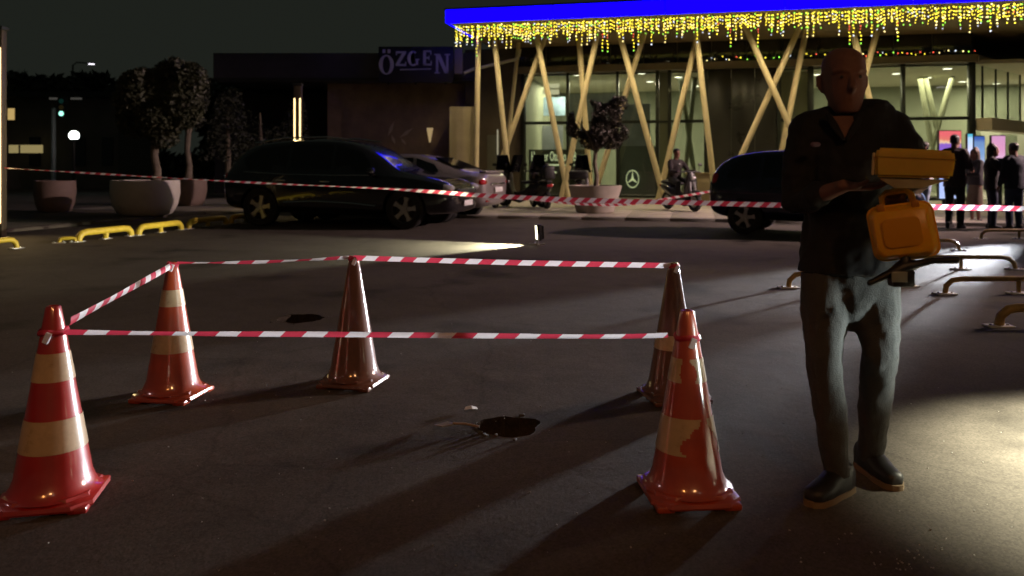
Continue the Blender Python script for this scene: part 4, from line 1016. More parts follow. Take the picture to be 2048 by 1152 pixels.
floodlight((5.0, 3.5, 0), (3.65, 3.25, 0), 2.2, 'tripod work light just beyond the right edge', 17000, (1, .96, .7), 57, .3, .22, .85, True)
floodlight((4.2, 2.3, 0), (1.58, 3.1, .64), .5, 'second tripod work light aimed at the man', 2600, (.9, 1, .93), 8, .2, .16, .9, True, .22)
# sodium street lamp behind the viewer
sl = thing('street_lamp', 'sodium street lamp behind the viewer', 'street lamp', (-2.6, -2.5, 0))
mb = MB(); mb.tube([(-2.6, -2.5, 0), (-2.6, -2.5, 4.3), (-2.3, -2.5, 4.6), (-1.6, -2.5, 4.6)], [.08, .06, .05, .04], 8); obj('pole', mb, M_DARK, sl, True)
obj('head', MB().box((-1.5, -2.5, 4.62), (.5, .24, .1), None, .02), M_DARK, sl, True); obj('lens', MB().box((-1.5, -2.5, 4.56), (.4, .2, .02)), glow('sodium_lens', (1, .55, .2), 6), sl, True)
lamp('lamp_light', 'SPOT', (-1.5, -2.5, 4.53), (-.4, 2.8, 0), 210, (1, .36, .09), sl, .15, 39, .6)
# unseen high lamp well behind the viewer, added as wide warm ground fill
sl = thing('street_lamp', 'unseen high lamp added behind the viewer as warm ground fill', 'street lamp', (4.2, -9, 0))
mb = MB(); mb.tube([(4.2, -9, 0), (4.2, -9, 7.7), (4.0, -9, 8.0), (3.2, -9, 8.05)], [.1, .07, .06, .05], 8); obj('pole', mb, M_DARK, sl, True)
obj('head', MB().box((3.1, -9, 8.06), (.6, .28, .1), None, .02), M_DARK, sl, True); obj('lens', MB().box((3.1, -9, 8.0), (.5, .22, .02)), glow('warm_fill_lens', (1, .65, .4), 6), sl, True)
lamp('lamp_light', 'SPOT', (3.1, -9, 7.96), (-2.5, 6, 0), 1000, (1, .45, .17), sl, .3, 60, .8)
# tall lot lamp beyond the right edge
sl = thing('street_lamp', 'tall lot lamp beyond the right edge', 'street lamp', (17, 15.5, 0))
mb = MB(); mb.tube([(17, 15.5, 0), (17, 15.5, 6.0), (16.7, 15.5, 6.3), (16, 15.5, 6.35)], [.1, .07, .06, .05], 8); obj('pole', mb, M_DARK, sl, True)
obj('head', MB().box((15.9, 15.5, 6.36), (.6, .28, .1), None, .02), M_DARK, sl, True); obj('lens', MB().box((15.9, 15.5, 6.3), (.5, .22, .02)), glow('lot_lens', (1, .85, .8), 6), sl, True)
lamp('lamp_light', 'SPOT', (15.9, 15.5, 6.26), (-1, 18, .0), 17000, (1, .68, .64), sl, .15, 62, .8)
# street lamp on the left outside the frame
sl = thing('street_lamp', 'street lamp beyond the left edge', 'street lamp', (-6.4, 4.4, 0))
mb = MB(); mb.tube([(-6.4, 4.4, 0), (-6.4, 4.4, 3.0), (-6.1, 4.4, 3.25), (-5.8, 4.4, 3.25)], [.07, .05, .045, .04], 8); obj('pole', mb, M_DARK, sl, True)
obj('head', MB().box((-5.7, 4.4, 3.24), (.4, .2, .08), None, .02), M_DARK, sl, True); obj('lens', MB().box((-5.7, 4.4, 3.19), (.32, .16, .02)), glow('pink_lens', (1, .75, .75), 4), sl, True)
lamp('lamp_light', 'SPOT', (-5.7, 4.4, 3.16), (-1.8, 3.4, .3), 34, (1, .6, .58), sl, .12, 100, .6)

# ================================================================== CONES
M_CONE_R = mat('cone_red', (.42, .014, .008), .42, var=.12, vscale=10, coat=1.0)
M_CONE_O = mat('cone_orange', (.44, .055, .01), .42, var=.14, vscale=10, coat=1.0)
M_CONE_B = mat('cone_shaded', (.13, .042, .015), .75, var=.25, vscale=8, coat=.7)  # dark brown base colour stands in for the unlit faces of the back cones
M_BAND = mat('reflective_band', (.55, .42, .27), .3, var=.18, vscale=14, coat=.5)
def cone(loc, rz, label, m, bands, hgt=.75, torn=None):
    r = thing('traffic_cone', label, 'traffic cone', loc, rz, group='traffic cones round the hole')
    rb, rt, z0 = .145, .027, .05
    def rad(z): return rb+(rt-rb)*((z-z0)/(hgt-z0))
    prof = [(rb+.03, z0-.005), (rb+.012, z0+.006), (rb, z0+.03)]+[(rad(z0+(hgt-z0)*k/12), z0+(hgt-z0)*k/12) for k in range(1, 12)]+[(rad(hgt-.008), hgt-.008), (rt-.003, hgt), (rt-.009, hgt), (rt-.01, hgt-.03)]
    obj('body', MB().lathe(prof, 40), m, r, smooth=50)
    pl_ = MB()
    def oct_(w_, c, z): return [Vector((x, y, z)) for x, y in ((w_, -w_+c), (w_, w_-c), (w_-c, w_), (-w_+c, w_), (-w_, w_-c), (-w_, -w_+c), (-w_+c, -w_), (w_-c, -w_))]
    pl_.rings([oct_(.17, .06, .012), oct_(.174, .06, .02), oct_(.17, .06, .034), oct_(.162, .06, .04), oct_(.153, .06, .043), oct_(.148, .06, .054), oct_(.12, .06, .058)])
    base = obj('base', pl_, m, r, smooth=30)
    for sx in (-1, 1):
        for sy_ in (-1, 1): obj('foot', MB().box((sx*.128, sy_*.128, .013), (.07, .07, .026), None, .008), m, base)
    rnd = random.Random(int(loc[0]*100))
    for bi, (z1, z2) in enumerate(bands):
        mb = MB(); na, nz_ = 96, 16; g = {}
        for i in range(na):
            for j in range(nz_+1):
                z = z1+(z2-z1)*j/nz_; q = rad(z)+.0018; t = 2*math.pi*i/na
                g[i, j] = mb.bm.verts.new((q*math.cos(t), q*math.sin(t), z))
        for i in range(na):
            for j in range(nz_):
                t = 2*math.pi*(i+.5)/na; tj = (j+.5)/nz_
                if torn:
                    a0, aw, lo, hi = torn[bi % len(torn)]
                    da = (t-a0+math.pi) % (2*math.pi)-math.pi
                    q = noise.noise((math.cos(t)*3.0, math.sin(t)*3.0+bi*7, tj*1.6))*.35
                    if abs(da)/aw+abs(tj-(lo+hi)/2)/max(.05, (hi-lo)/2)*.55+q < 1.0: continue
                mb._f([g[i, j], g[(i+1) % na, j], g[(i+1) % na, j+1], g[i, j+1]])
        for v_ in [v_ for v_ in mb.bm.verts if not v_.link_faces]: mb.bm.verts.remove(v_)
        obj('reflective_band', mb, M_BAND, r, smooth=60)
    return r
CA = G(107, 1000); CB = G(345, 793); CC = G(708, 767); CD = G(1347, 795); CE = G(1374, 990)
cone(CA, R(12), 'bright red cone at the left edge of the front row', M_CONE_R, [(.21, .33), (.47, .575)])
cone(CB, R(-8), 'red and cream cone standing behind the left front one', M_CONE_O, [(.26, .36), (.51, .6)])
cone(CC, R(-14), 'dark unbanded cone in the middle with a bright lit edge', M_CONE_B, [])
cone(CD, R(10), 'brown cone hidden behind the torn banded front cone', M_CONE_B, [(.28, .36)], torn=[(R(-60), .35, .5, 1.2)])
cone(CE, R(5), 'orange front cone beside the man with torn pale bands', M_CONE_O, [(.19, .325), (.455, .545)], .725, torn=[(R(-72), .8, -.3, .75), (R(-105), .55, -.2, .9)])

# ================================================================== BARRIER TAPE
def tape(label, ctrl, width, stripe, twist=None, seed=0, sub=4, name='barrier_tape'):
    """ctrl: list of 3-D points joined smoothly; diagonal red and white stripes are faces of their own"""
    pts = []
    c = [Vector(p) for p in ctrl]
    for i in range(len(c)-1):
        a, b = c[max(0, i-1)], c[min(len(c)-1, i+2)]
        for k in range(24):
            t = k/24; p1, p2 = c[i], c[i+1]
            pts.append(.5*((2*p1)+(-a+p2)*t+(2*a-5*p1+4*p2-b)*t*t+(-a+3*p1-3*p2+b)*t**3))
    pts.append(c[-1])
    cum = [0]
    for i in range(1, len(pts)): cum.append(cum[-1]+(pts[i]-pts[i-1]).length)
    L = cum[-1]
    def at(s):
        s = max(0, min(L, s))
        for i in range(1, len(cum)):
            if cum[i] >= s:
                t = (s-cum[i-1])/max(1e-9, cum[i]-cum[i-1]); return pts[i-1].lerp(pts[i], t), (pts[i]-pts[i-1]).normalized()
        return pts[-1], (pts[-1]-pts[-2]).normalized()
    mb = MB(); n_ = int(L/stripe)+1; prev = None
    for k in range(n_*sub+1):
        s = k*stripe/sub; row = []
        for e in (-1, -.33, .33, 1):
            p, t = at(min(L, s+e*width*.5))
            sd = t.cross(Vector((0, 0, 1))).normalized(); up = sd.cross(t)
            ang = (twist(s/L) if twist else 0)+.25*noise.noise((s*2, seed, 0))
            wv = up*math.cos(ang)+sd*math.sin(ang)
            row.append(mb.bm.verts.new(p+wv*e*width/2+sd*.004*(1-e*e)))
        if prev:
            mb.mi = (k-1)//sub % 2
            for j in range(3): mb._f([prev[j], prev[j+1], row[j+1], row[j]])
        prev = row
    o = obj(name, mb, [M_TAPE_R, M_TAPE_W], None, smooth=60)
    return tag(o, label, 'barrier tape', 'red and white barrier tapes')
at_h = lambda c, z, dx=0, dy=0: Vector((c.x+dx, c.y+dy, z))
def knot(c, z, hgt=.75):
    pass
# round the cones
zA, zE = H-(662-YH)/F*CA.y, H-(673-YH)/F*CE.y
rA = .05
tape('tape running low across the front between the two front cones', [at_h(CA, zA, .05, -.02), at_h(CA, zA-.01, .5), CA.lerp(CE, .45)+Vector((0, .01, zA-.02)), at_h(CE, zE, -.4), at_h(CE, zE+.005, -.075, -.0)], .021, .083, lambda t: .5*math.sin(t*9), 1)
tape('tape rising from the left front cone to the cone behind it', [at_h(CA, zA+.03, .045, .03), CA.lerp(CB, .45)+Vector((.03, 0, zA+.03+(.735-zA-.03)*.43)), at_h(CB, .735, .01, -.03)], .03, .08, lambda t: .35*math.sin(t*6), 2)
tape('dim tape between the two back left cones', [at_h(CB, .745, .03, 0), CB.lerp(CC, .5)+Vector((0, 0, .735)), at_h(CC, .745, -.03, 0)], .022, .08, lambda t: .7+.4*math.sin(t*11), 3)
tape('bright tape along the back from the dark cone to the right one', [at_h(CC, .745, -.01, -.02), CC.lerp(CD, .5)+Vector((0, -.02, .735)), at_h(CD, .735, -.02, -.02)], .03, .077, lambda t: .15*math.sin(t*8), 4)
# knots where the tapes are tied
def wrap(c, z, r, label):
    mb = MB(); k = 20
    mb.rings([[Vector((c.x+q*math.cos(t), c.y+q*math.sin(t), z+dz+.004*math.sin(3*t))) for t in (6.28318*i/k for i in range(k))] for q, dz in ((r+.003, -.01), (r+.006, 0), (r+.001, .011))], cap=False)
    mb.mi = 1; mb.box((c.x+.01, c.y-r-.01, z-.015), (.02, .012, .04), Matrix.Rotation(.4, 3, 'Y'))
    tag(obj('tape_knot', mb, [M_TAPE_R, M_TAPE_W]), label, 'tape knot', 'tape knots on the cones')
wrap(CA, zA, .05, 'tape wrapped round the neck of the left red cone')
wrap(CE, zE, .047, 'tape wrapped round the neck of the orange front cone')
wrap(CC, .74, .03, 'tape wrapped round the tip of the dark middle cone')
wrap(CD, .732, .03, 'tape wrapped round the tip of the hidden right cone')
wrap(CB, .738, .03, 'tape wrapped round the tip of the back left cone')
# long tape across the lot
tape('long tape across the whole lot in front of the parked cars', [P(8, 336, 13.4), P(240, 350, 13.2), P(520, 366, 12.9), P(780, 378, 12.5), P(985, 392, 12.2), P(1160, 400, 11.8), P(1400, 406, 11.3), P(1600, 411, 11.0), P(1860, 414, 11.0), P(2090, 418, 11.0)],   .07, .09,
     lambda t: (1.25 if t < .42 else max(0, 1.25-(t-.42)*14))+.15*math.sin(t*40), 5)
tape('second sagging tape tied to a column near the scooters', [P(1432, 381, 18.6), P(1390, 388, 18.5), P(1330, 398, 18.4), P(1250, 409, 18.2), P(1160, 408, 18.0), P(1070, 399, 17.9), P(985, 391, 17.8)], .055, .1, lambda t: .1*math.sin(t*9), 6)

# ================================================================== SMALL THINGS ON THE GROUND
M_PAPER = mat('paper', (.7, .7, .66), .7, var=.1, vscale=20)
g = G(942, 819); mb = MB()
mb.rings([[Vector((g.x+x, g.y+y, z)) for x, y, z in q] for q in (((-.035, -.02, .004), (.01, -.03, .012), (.036, -.006, .004)), ((-.03, .02, .009), (.0, .025, .014), (.03, .02, .007)))])
tag(obj('paper_scrap', mb, M_PAPER, smooth=0), 'small folded white scrap behind the front hole', 'litter')
g0, g1 = G(868, 853), G(958, 858)
tr = thing('trowel', 'thin pale trowel lying left of the front hole', 'trowel', g0.lerp(g1, .5))
mb = MB(); mb.tube([g0.lerp(g1, .42)+Vector((0, 0, .02)), g0.lerp(g1, .7)+Vector((0, 0, .022)), g1+Vector((0, 0, .012))], .006, 6); obj('handle', mb, mat('trowel_wood', (.3, .22, .15), .7), tr, True)
mb = MB(); d = (g1-g0).normalized(); s = Vector((-d.y, d.x, 0))
mb.rings([[g0+Vector((0, 0, z)), g0+d*.06+s*.035+Vector((0, 0, z+.008)), g0.lerp(g1, .44)+s*.012+Vector((0, 0, z+.012)), g0.lerp(g1, .44)-s*.012+Vector((0, 0, z+.012)), g0+d*.05-s*.03+Vector((0, 0, z+.004))] for z in (.004, .009)])
obj('blade', mb, mat('worn_steel', (.6, .6, .6), .4, .6), tr, True)
rnd = random.Random(17); mb = MB()
spots = [G(*q) for q in ((231, 967), (440, 958), (565, 990), (1596, 822), (1690, 1068), (1703, 1068), (1678, 1079), (1892, 1078), (1602, 1125), (1800, 1122), (1760, 1105), (1838, 1110), (1500, 900), (1180, 940), (300, 1090), (820, 1010))]
for c in spots+[G(rnd.uniform(1740, 1890), rnd.uniform(1085, 1140)) for _ in range(26)]+[G(rnd.uniform(0, 2048), rnd.uniform(600, 1150)) for _ in range(160)]:
    s = rnd.uniform(.0012, .0034); M = Matrix.Rotation(rnd.uniform(0, 6), 3, 'Z') @ Matrix.Rotation(rnd.uniform(0, 1), 3, 'X')
    mb.box((c.x, c.y, s*.5), (s*2, s*1.4, s), M)
gv = obj('gravel', mb, mat('pale_grit', (.4, .39, .36), .8), smooth=0); gv['kind'] = 'stuff'; gv['label'] = 'scattered pale grit on the asphalt'

# ================================================================== PEOPLE
def hand(mb, wrist, palm_dir, finger_dir, thumb_side, s=1.0, curl=.6):
    """palm and five bent fingers; palm_dir is the way the palm faces"""
    f = Vector(finger_dir).normalized(); n_ = Vector(palm_dir); n_ = (n_-f*n_.dot(f)).normalized(); sd = f.cross(n_)*thumb_side
    w_ = Vector(wrist)
    mb.tube([w_-f*.01*s, w_+f*.03*s, w_+f*.065*s, w_+f*.092*s], [(.024*s, .02*s), (.034*s, .017*s), (.042*s, .015*s), (.04*s, .012*s)], 12, ref=n_, round_ends=True)
    for k, (o, L) in enumerate(((.03, .07), (.01, .08), (-.01, .074), (-.03, .058))):
        b = w_+f*.088*s+sd*o*s; cu = curl*(1+.08*k)
        p1 = b+(f*math.cos(cu*.5)+n_*math.sin(cu*.5))*L*.45*s
        p2 = p1+(f*math.cos(cu*1.4)+n_*math.sin(cu*1.4))*L*.33*s
        p3 = p2+(f*math.cos(cu*2.2)+n_*math.sin(cu*2.2))*L*.26*s
        mb.tube([b-f*.012*s, p1, p2, p3], [.0098*s, .0092*s, .0085*s, .0072*s], 8, round_ends=True)
    b = w_+f*.03*s+sd*.028*s
    p1 = b+(sd*.7+f*.6+n_*.3).normalized()*.036*s; p2 = p1+(sd*.15+f*.8+n_*.55).normalized()*.032*s
    mb.tube([b-sd*.012*s, p1, p2], [.0125*s, .011*s, .0085*s], 8, round_ends=True)
def head_mesh(mb, c, s, yaw=0.0, tilt=0.0, ears=True):
    """c = centre of the head; faces -Y at yaw 0"""
    M = Matrix.Rotation(yaw, 3, 'Z') @ Matrix.Rotation(tilt, 3, 'X')
    def T(x, y, z): return Vector(c)+M @ (Vector((x, y, z))*s)
    # skull rings: z, half width, y centre, half depth
    for rings_ in ([(-.118, .03, -.052, .03), (-.108, .044, -.045, .048), (-.085, .056, -.03, .066), (-.055, .066, -.018, .08), (-.02, .072, -.006, .092), (.02, .076, .002, .098), (.055, .077, .006, .098), (.085, .07, .008, .09), (.107, .054, .008, .07), (.12, .03, .008, .04), (.1235, .008, .008, .01)],):
        rs = []
        for z, hw, yc, hd in rings_:
            rs.append([T(hw*math.cos(a)*(1 if abs(math.cos(a)) < .9 else .985), yc+hd*math.sin(a), z) for a in (6.28318*i/20 for i in range(20))])
        mb.rings(rs)
    mb.tube([T(0, -.088, .03), T(0, -.1, .0), T(0, -.114, -.022), T(0, -.098, -.034)], [.009*s, .011*s, .016*s, .012*s], 8, round_ends=True)   # nose
    mb.tube([T(-.03, -.082, -.062), T(0, -.092, -.06), T(.03, -.082, -.062)], [.006*s, .0095*s, .006*s], 8, round_ends=True)                    # lips
    mb.tube([T(-.055, -.068, .034), T(-.028, -.09, .04), T(0, -.092, .034), T(.028, -.09, .04), T(.055, -.068, .034)], [.008*s]*5, 8, round_ends=True)  # brow
    for e in (-1, 1):
        mb.ball(T(e*.031, -.078, .014), .0125*s, 10, 6)
        if ears: mb.tube([T(e*.073, .004, -.038), T(e*.083, .014, -.012), T(e*.085, .018, .014), T(e*.075, .006, .026)], [(.005*s, .009*s), (.006*s, .015*s), (.006*s, .016*s), (.004*s, .008*s)], 8, round_ends=True)
    return T
def person(label, base, J, s=1.0, voxel=.016, top=None, legs=None, shoe=None, hair=None, hair_m=None, yaw=0.0, tilt=0.0, hem=-.1, skirt=False, fist=(.5, .5), palm=((0, 0, -1), (0, 0, -1)), hd=None, shoe_dir=None, detail=1, sole=None, sleeve=1.0, group=None, name='person'):
    """J: joint points in world coordinates. L/R = viewer's left/right when the person faces the camera."""
    root = thing(name, label, 'person', base, group=group)
    J = {k: Vector(v) for k, v in J.items()}
    S = s
    nb, hc = J['neck'], J['head']; pel = (J['hipL']+J['hipR'])/2; chest = (J['shL']+J['shR'])/2
    sh = (J['shR']-J['shL']); hw = sh.length/2; sdir = sh.normalized()
    fwd = sdir.cross(Vector((0, 0, 1))).normalized()          # -Y when the shoulders run +X
    ref = fwd
    mid = chest.lerp(pel, .5)
    b = MB()
    # body, one continuous skin
    b.tube([pel-Vector((0, 0, .07*S)), pel+Vector((0, 0, .03*S)), mid, chest.lerp(pel, .15), chest+Vector((0, 0, .03*S)), nb+Vector((0, 0, .01))],
           [(.13*S, .09*S), (.145*S, .1*S), (.125*S, .09*S), (.15*S, .105*S), (hw*.72, .08*S), (.062*S, .06*S)], 16, ref=ref)
    b.tube([nb-Vector((0, 0, .04*S)), nb.lerp(hc, .35), nb.lerp(hc, .75)], [.07*S, .064*S, .062*S], 14, ref=ref)
    T = head_mesh(b, hc, S*(1.07 if detail > 1 else 1), yaw, tilt)
    for q in 'LR':
        a, e, w_ = J['sh'+q], J['el'+q], J['wr'+q]
        b.tube([a.lerp(chest, .25), a.lerp(e, .4), e, e.lerp(w_, .3), w_], [.046*S, .047*S, .039*S, .038*S, .025*S], 12, round_ends=True)
        h_, k, an = J['hip'+q], J['kn'+q], J['an'+q]
        b.tube([h_, h_.lerp(k, .4), k, k.lerp(an, .35), an, an-Vector((0, 0, .05*S))], [.082*S, .072*S, .052*S, .05*S, .034*S, .034*S], 12, round_ends=True)
        d = (hd or {}).get(q) or (w_-e).normalized()
        hand(b, w_, palm[0 if q == 'L' else 1], d, 1 if q == 'L' else -1, S, fist[0 if q == 'L' else 1])
    wlink('body', fused(b, voxel if detail < 2 else .0062, 2), M_SKIN, root, 180)
    # jacket
    t = MB(); hm = pel+Vector((0, 0, hem*S)); ex = .022*S
    t.tube([hm, pel+Vector((0, 0, .05*S)), mid, chest.lerp(pel, .2), chest+Vector((0, 0, .0)), chest+Vector((0, 0, .045*S)), nb+Vector((0, 0, -.012))],
           [(.178*S+ex, .125*S+ex), (.168*S+ex, .118*S+ex), (.155*S+ex, .115*S+ex), (.168*S+ex, .125*S+ex), (hw*1.02, .118*S), (hw*.86, .1*S), (.085*S, .078*S)], 20, ref=ref)
    t.tube([J['shL'].lerp(chest, .1)+Vector((0, 0, .012*S)), chest.lerp(nb, .55)+Vector((0, .01, 0)), J['shR'].lerp(chest, .1)+Vector((0, 0, .012*S))], [(.062*S, .07*S), (.07*S, .085*S), (.062*S, .07*S)], 14, round_ends=True)
    for q in 'LR':
        a, e, w_ = J['sh'+q], J['el'+q], J['wr'+q]
        pts = [a+(chest-a)*.08, a.lerp(e, .35), e]; rd = [.072*S, .07*S, .062*S]
        if sleeve > 1: pts += [e.lerp(w_, .5), e.lerp(w_, sleeve-1)]; rd += [.053*S, .046*S]
        t.tube(pts, rd, 14, round_ends=True)
    obj_j = wlink('jacket', fused(t, voxel if detail < 2 else .009, 3, (.018 if detail < 2 else .034)*S, (.13 if detail < 2 else .085)*S), top, root, 180)
    # collar
    cm = MB(); cm.rings([[nb+Vector((0, 0, z*S))+(sdir*math.cos(a)+fwd*math.sin(a))*r_*S for a in (6.28318*i/20 for i in range(20))] for r_, z in ((.088, -.03), (.083, .012), (.076, .012), (.08, -.03))], cap=False)
    obj('collar', cm, top, obj_j, True, smooth=60)
    # trousers or skirt
    l_ = MB()
    l_.tube([pel+Vector((0, 0, .06*S)), pel-Vector((0, 0, .02*S)), pel-Vector((0, 0, .12*S))], [(.16*S, .118*S), (.168*S, .12*S), (.14*S, .11*S)], 18, ref=ref, round_ends=True)
    if skirt:
        kn = (J['knL']+J['knR'])/2
        l_.tube([pel, pel.lerp(kn, .6), kn-Vector((0, 0, .12*S))], [(.165*S, .12*S), (.18*S, .15*S), (.2*S, .17*S)], 18, ref=ref)
    else:
        for q in 'LR':
            h_, k, an = J['hip'+q], J['kn'+q], J['an'+q]
            l_.tube([h_, h_.lerp(k, .45), k, k.lerp(an, .4), an-Vector((0, 0, .025*S))], [.1*S, .09*S, (.068 if detail > 1 else .075)*S, (.064 if detail > 1 else .07)*S, (.05 if detail > 1 else .062)*S], 16)
    wlink('skirt' if skirt else 'trousers', fused(l_, voxel if detail < 2 else .009, 3, (.016 if detail < 2 else .02)*S, (.1 if detail < 2 else .09)*S), legs, root, 180)
    # shoes
    for q in 'LR':
        an = J['an'+q]; d = Vector((shoe_dir or {}).get(q) or fwd); d.normalize(); up = Vector((0, 0, 1)); z0 = J.get('floor', Vector((0, 0, an.z-.085*S))).z
        f0 = Vector((an.x, an.y, z0)); pitch = (shoe_dir or {}).get('lift'+q, 0)
        sb = MB()
        def rng(x, w0, h0, zb): c = f0+d*x*S+up*(zb*S); sd = d.cross(up); return [c+sd*math.cos(a)*w0*S+up*((math.sin(a)*.5+.5)*h0*S if math.sin(a) > -.3 else .0) for a in (6.28318*i/16 for i in range(16))]
        sb.rings([rng(-.085, .02, .06, .02), rng(-.075, .036, .1, .018), rng(-.03, .042, .115, .018), rng(.03, .043, .095, .018), rng(.1, .048, .062, .018), rng(.16, .043, .048, .02), rng(.185, .024, .034, .024)])
        so_ = obj('shoe', sb, shoe, root, True, smooth=70)
        ss = MB(); sd = d.cross(up)
        out = [(-.09, .0), (-.08, .034), (-.03, .042), (.04, .043), (.1, .05), (.16, .045), (.19, .022), (.196, 0)]
        poly = [f0+d*x*S+sd*y*S for x, y in out]+[f0+d*x*S-sd*y*S for x, y in reversed(out[1:-1])]
        ss.rings([[p+up*.0 for p in poly], [p+up*.022*S for p in poly]]); obj('sole', ss, sole or shoe, so_, True)
    if hair:
        h_ = MB()
        if hair == 'short':
            h_.rings([[T(hw_*math.cos(a), yc+hd_*math.sin(a), z+(.03 if math.sin(a) < -.2 and z < .07 else 0)) for a in (6.28318*i/18 for i in range(18))] for z, hw_, yc, hd_ in ((-.03, .073, .03, .075), (.02, .081, .012, .096), (.06, .083, .01, .102), (.09, .075, .01, .095), (.115, .058, .01, .074), (.132, .02, .01, .026))])
        else:
            h_.tube([T(0, .03, .12), T(0, .04, .05), T(0, .05, -.06), T(0, .06, -.18), T(0, .065, -.28)], [(.05*S, .06*S), (.085*S, .085*S), (.09*S, .075*S), (.095*S, .06*S), (.075*S, .04*S)], 16, ref=ref, round_ends=True)
            h_.ball(T(0, .008, .055), (.084*S, .1*S, .08*S), 14, 8)
        wlink('hair', fused(h_, .012, 2, .01, .03), hair_m, root, 180)
    return root, T
# --- the man with the cases
D = 3.16
mp = lambda px, py, dy=0.0: P(px, py, D+dy)
mj = dict(head=mp(1687, 163), neck=mp(1690, 236, .02), shL=mp(1607, 263, .02), shR=mp(1800, 263, .0), elL=mp(1592, 408, .0), wrL=mp(1688, 372, -.25), elR=mp(1822, 348, -.12), wrR=mp(1836, 374, -.3),
          hipL=mp(1652, 545), hipR=mp(1746, 545), knL=mp(1648, 722, -.05), knR=mp(1760, 705, -.07), anL=mp(1674, 935, -.02), anR=mp(1742, 915, .2), floor=(0, 0, 0))
mj['anL'].z = .1; mj['anR'].z = .1
M_JKT = mat('jacket_black', (.007, .007, .009), .85, bump=.2, bscale=300)
M_TRS = mat('trousers_grey', (.045, .047, .046), .85, var=.12, vscale=9, bump=.4, bscale=220)
M_SHOE = mat('shoe_black', (.012, .011, .011), .5)
M_SOLE = mat('sole_tan', (.2, .14, .08), .7)
man, T = person('bald man in black jacket and grey trousers carrying yellow cases', (mp(1700, 985).x, D, 0), mj, 1.0, top=M_JKT, legs=M_TRS, shoe=M_SHOE, sole=M_SOLE, yaw=R(-6), tilt=R(4), hem=.0, detail=2, sleeve=1.55,
       fist=(.45, 1.25), palm=((.2, -.2, .95), (-.2, 0, -1)), hd={'L': Vector((.9, -.42, -.03)), 'R': Vector((-.93, -.25, -.2))}, shoe_dir={'L': Vector((-.8, -.6, 0)), 'R': Vector((.12, -.98, 0))})
e = mp(1631, 289, -.155); obj('chest_emblem', MB().ball(e, (.02, .006, .011), 12, 6), mat('emblem_thread', (.12, .08, .14), .6), man, True)
vn = MB(); rows = []
for k in range(7):
    t = k/6; w_ = 33*(1-t)+1.5; yy = -.083-.045*math.sin(t*1.5)
    rows.append([mp(1690+w_*q, 232+44*t, yy+.02*q*q*(1-t)) for q in (-1, -.5, 0, .5, 1)])
vn.rings(rows, cap=False, closed=False); obj('neck_opening', vn, M_SKIN, man, True, smooth=180)
for sg in (-1, 1):
    lp = MB(); lp.tube([mp(1690+sg*34, 228, -.075), mp(1690+sg*22, 250, -.112), mp(1690+sg*3, 279, -.135)], [(.012, .006), (.016, .006), (.008, .005)], 8, ref=(0, -1, 0), round_ends=True); obj('lapel', lp, M_JKT, man, True)
for sx in (-1, 1):
    obj('eye', MB().ball(T(sx*.031, -.086, .014), .0075, 10, 6), mat('eye_dark', (.06, .05, .045), .2), man, True)
# --- yellow box held on his forearm
M_YBOX = mat('case_yellow', (.75, .48, .07), .45, var=.12, vscale=8, bump=.08)
M_YTAN = mat('case_tan', (.66, .5, .26), .6, var=.15, vscale=8)
YB = 2.74
yb = thing('yellow_case', 'boxy yellow case held up on the man\'s forearm', 'case', P(1824, 372, YB))
c = P(1824, 328, YB); M = Matrix.Rotation(R(-24), 3, 'Z') @ Matrix.Rotation(R(3), 3, 'Y')
def qp(x, y, z): return c+M @ Vector((x, y, z))
mb = MB(); mb.rings([[qp(-.112, -.07, -.05), qp(.118, -.07, -.042), qp(.118, .07, -.042), qp(-.112, .07, -.05)], [qp(-.116, -.074, .02), qp(.124, -.074, .02), qp(.124, .074, .02), qp(-.116, .074, .02)], [qp(-.11, -.07, .05), qp(.118, -.07, .05), qp(.118, .07, .05), qp(-.11, .07, .05)]])
bmesh.ops.bevel(mb.bm, geom=mb.bm.edges[:], offset=.008, segments=2, affect='EDGES')
obj('body', mb, M_YBOX, yb, True, smooth=40)
mb = MB(); mb.rings([[qp(-.1, -.062, -.055), qp(.108, -.062, -.048), qp(.108, .062, -.048), qp(-.1, .062, -.055)], [qp(-.05, -.04, -.085), qp(.03, -.04, -.08), qp(.03, .04, -.08), qp(-.05, .04, -.085)]]); obj('underside', mb, M_YTAN, yb, True)
obj('end_panel', MB().box(qp(-.121, 0, -.006), (.01, .125, .078), M, .004), M_YTAN, yb, True)
obj('lid_seam', MB().box(qp(.004, 0, .02), (.243, .151, .003), M), mat('seam_dark', (.45, .27, .04), .6), yb, True)
# --- orange case with carry handle
M_ORC = mat('case_orange', (.9, .45, .02), .35, var=.1, vscale=10)
for m_ in (M_ORC, M_YBOX):
    b_ = m_.node_tree.nodes['Principled BSDF']; b_.inputs['Subsurface Weight'].default_value = .5; b_.inputs['Subsurface Radius'].default_value = (1, .55, .1); b_.inputs['Subsurface Scale'].default_value = .05
OB = 2.8
oc = thing('orange_case', 'rounded orange plastic case hanging from the man\'s hand', 'case', P(1808, 515, OB))
c = P(1806, 462, OB); M = Matrix.Rotation(R(-28), 3, 'Z') @ Matrix.Rotation(R(-10), 3, 'Y')
def sq(w_, h_, r_, y):
    o_ = []
    for cx, cz, a0 in ((w_-r_, h_-r_, 0), (-w_+r_, h_-r_, 90), (-w_+r_, -h_+r_, 180), (w_-r_, -h_+r_, 270)):
        for k in range(5):
            a = R(a0+k*22.5); o_.append(qp(cx+r_*math.cos(a), y, cz+r_*math.sin(a)))
    return o_
mb = MB(); mb.rings([sq(.085, .075, .03, -.05), sq(.1, .09, .035, -.03), sq(.102, .092, .035, .02), sq(.088, .08, .03, .045)]); obj('shell', mb, M_ORC, oc, True, smooth=50)
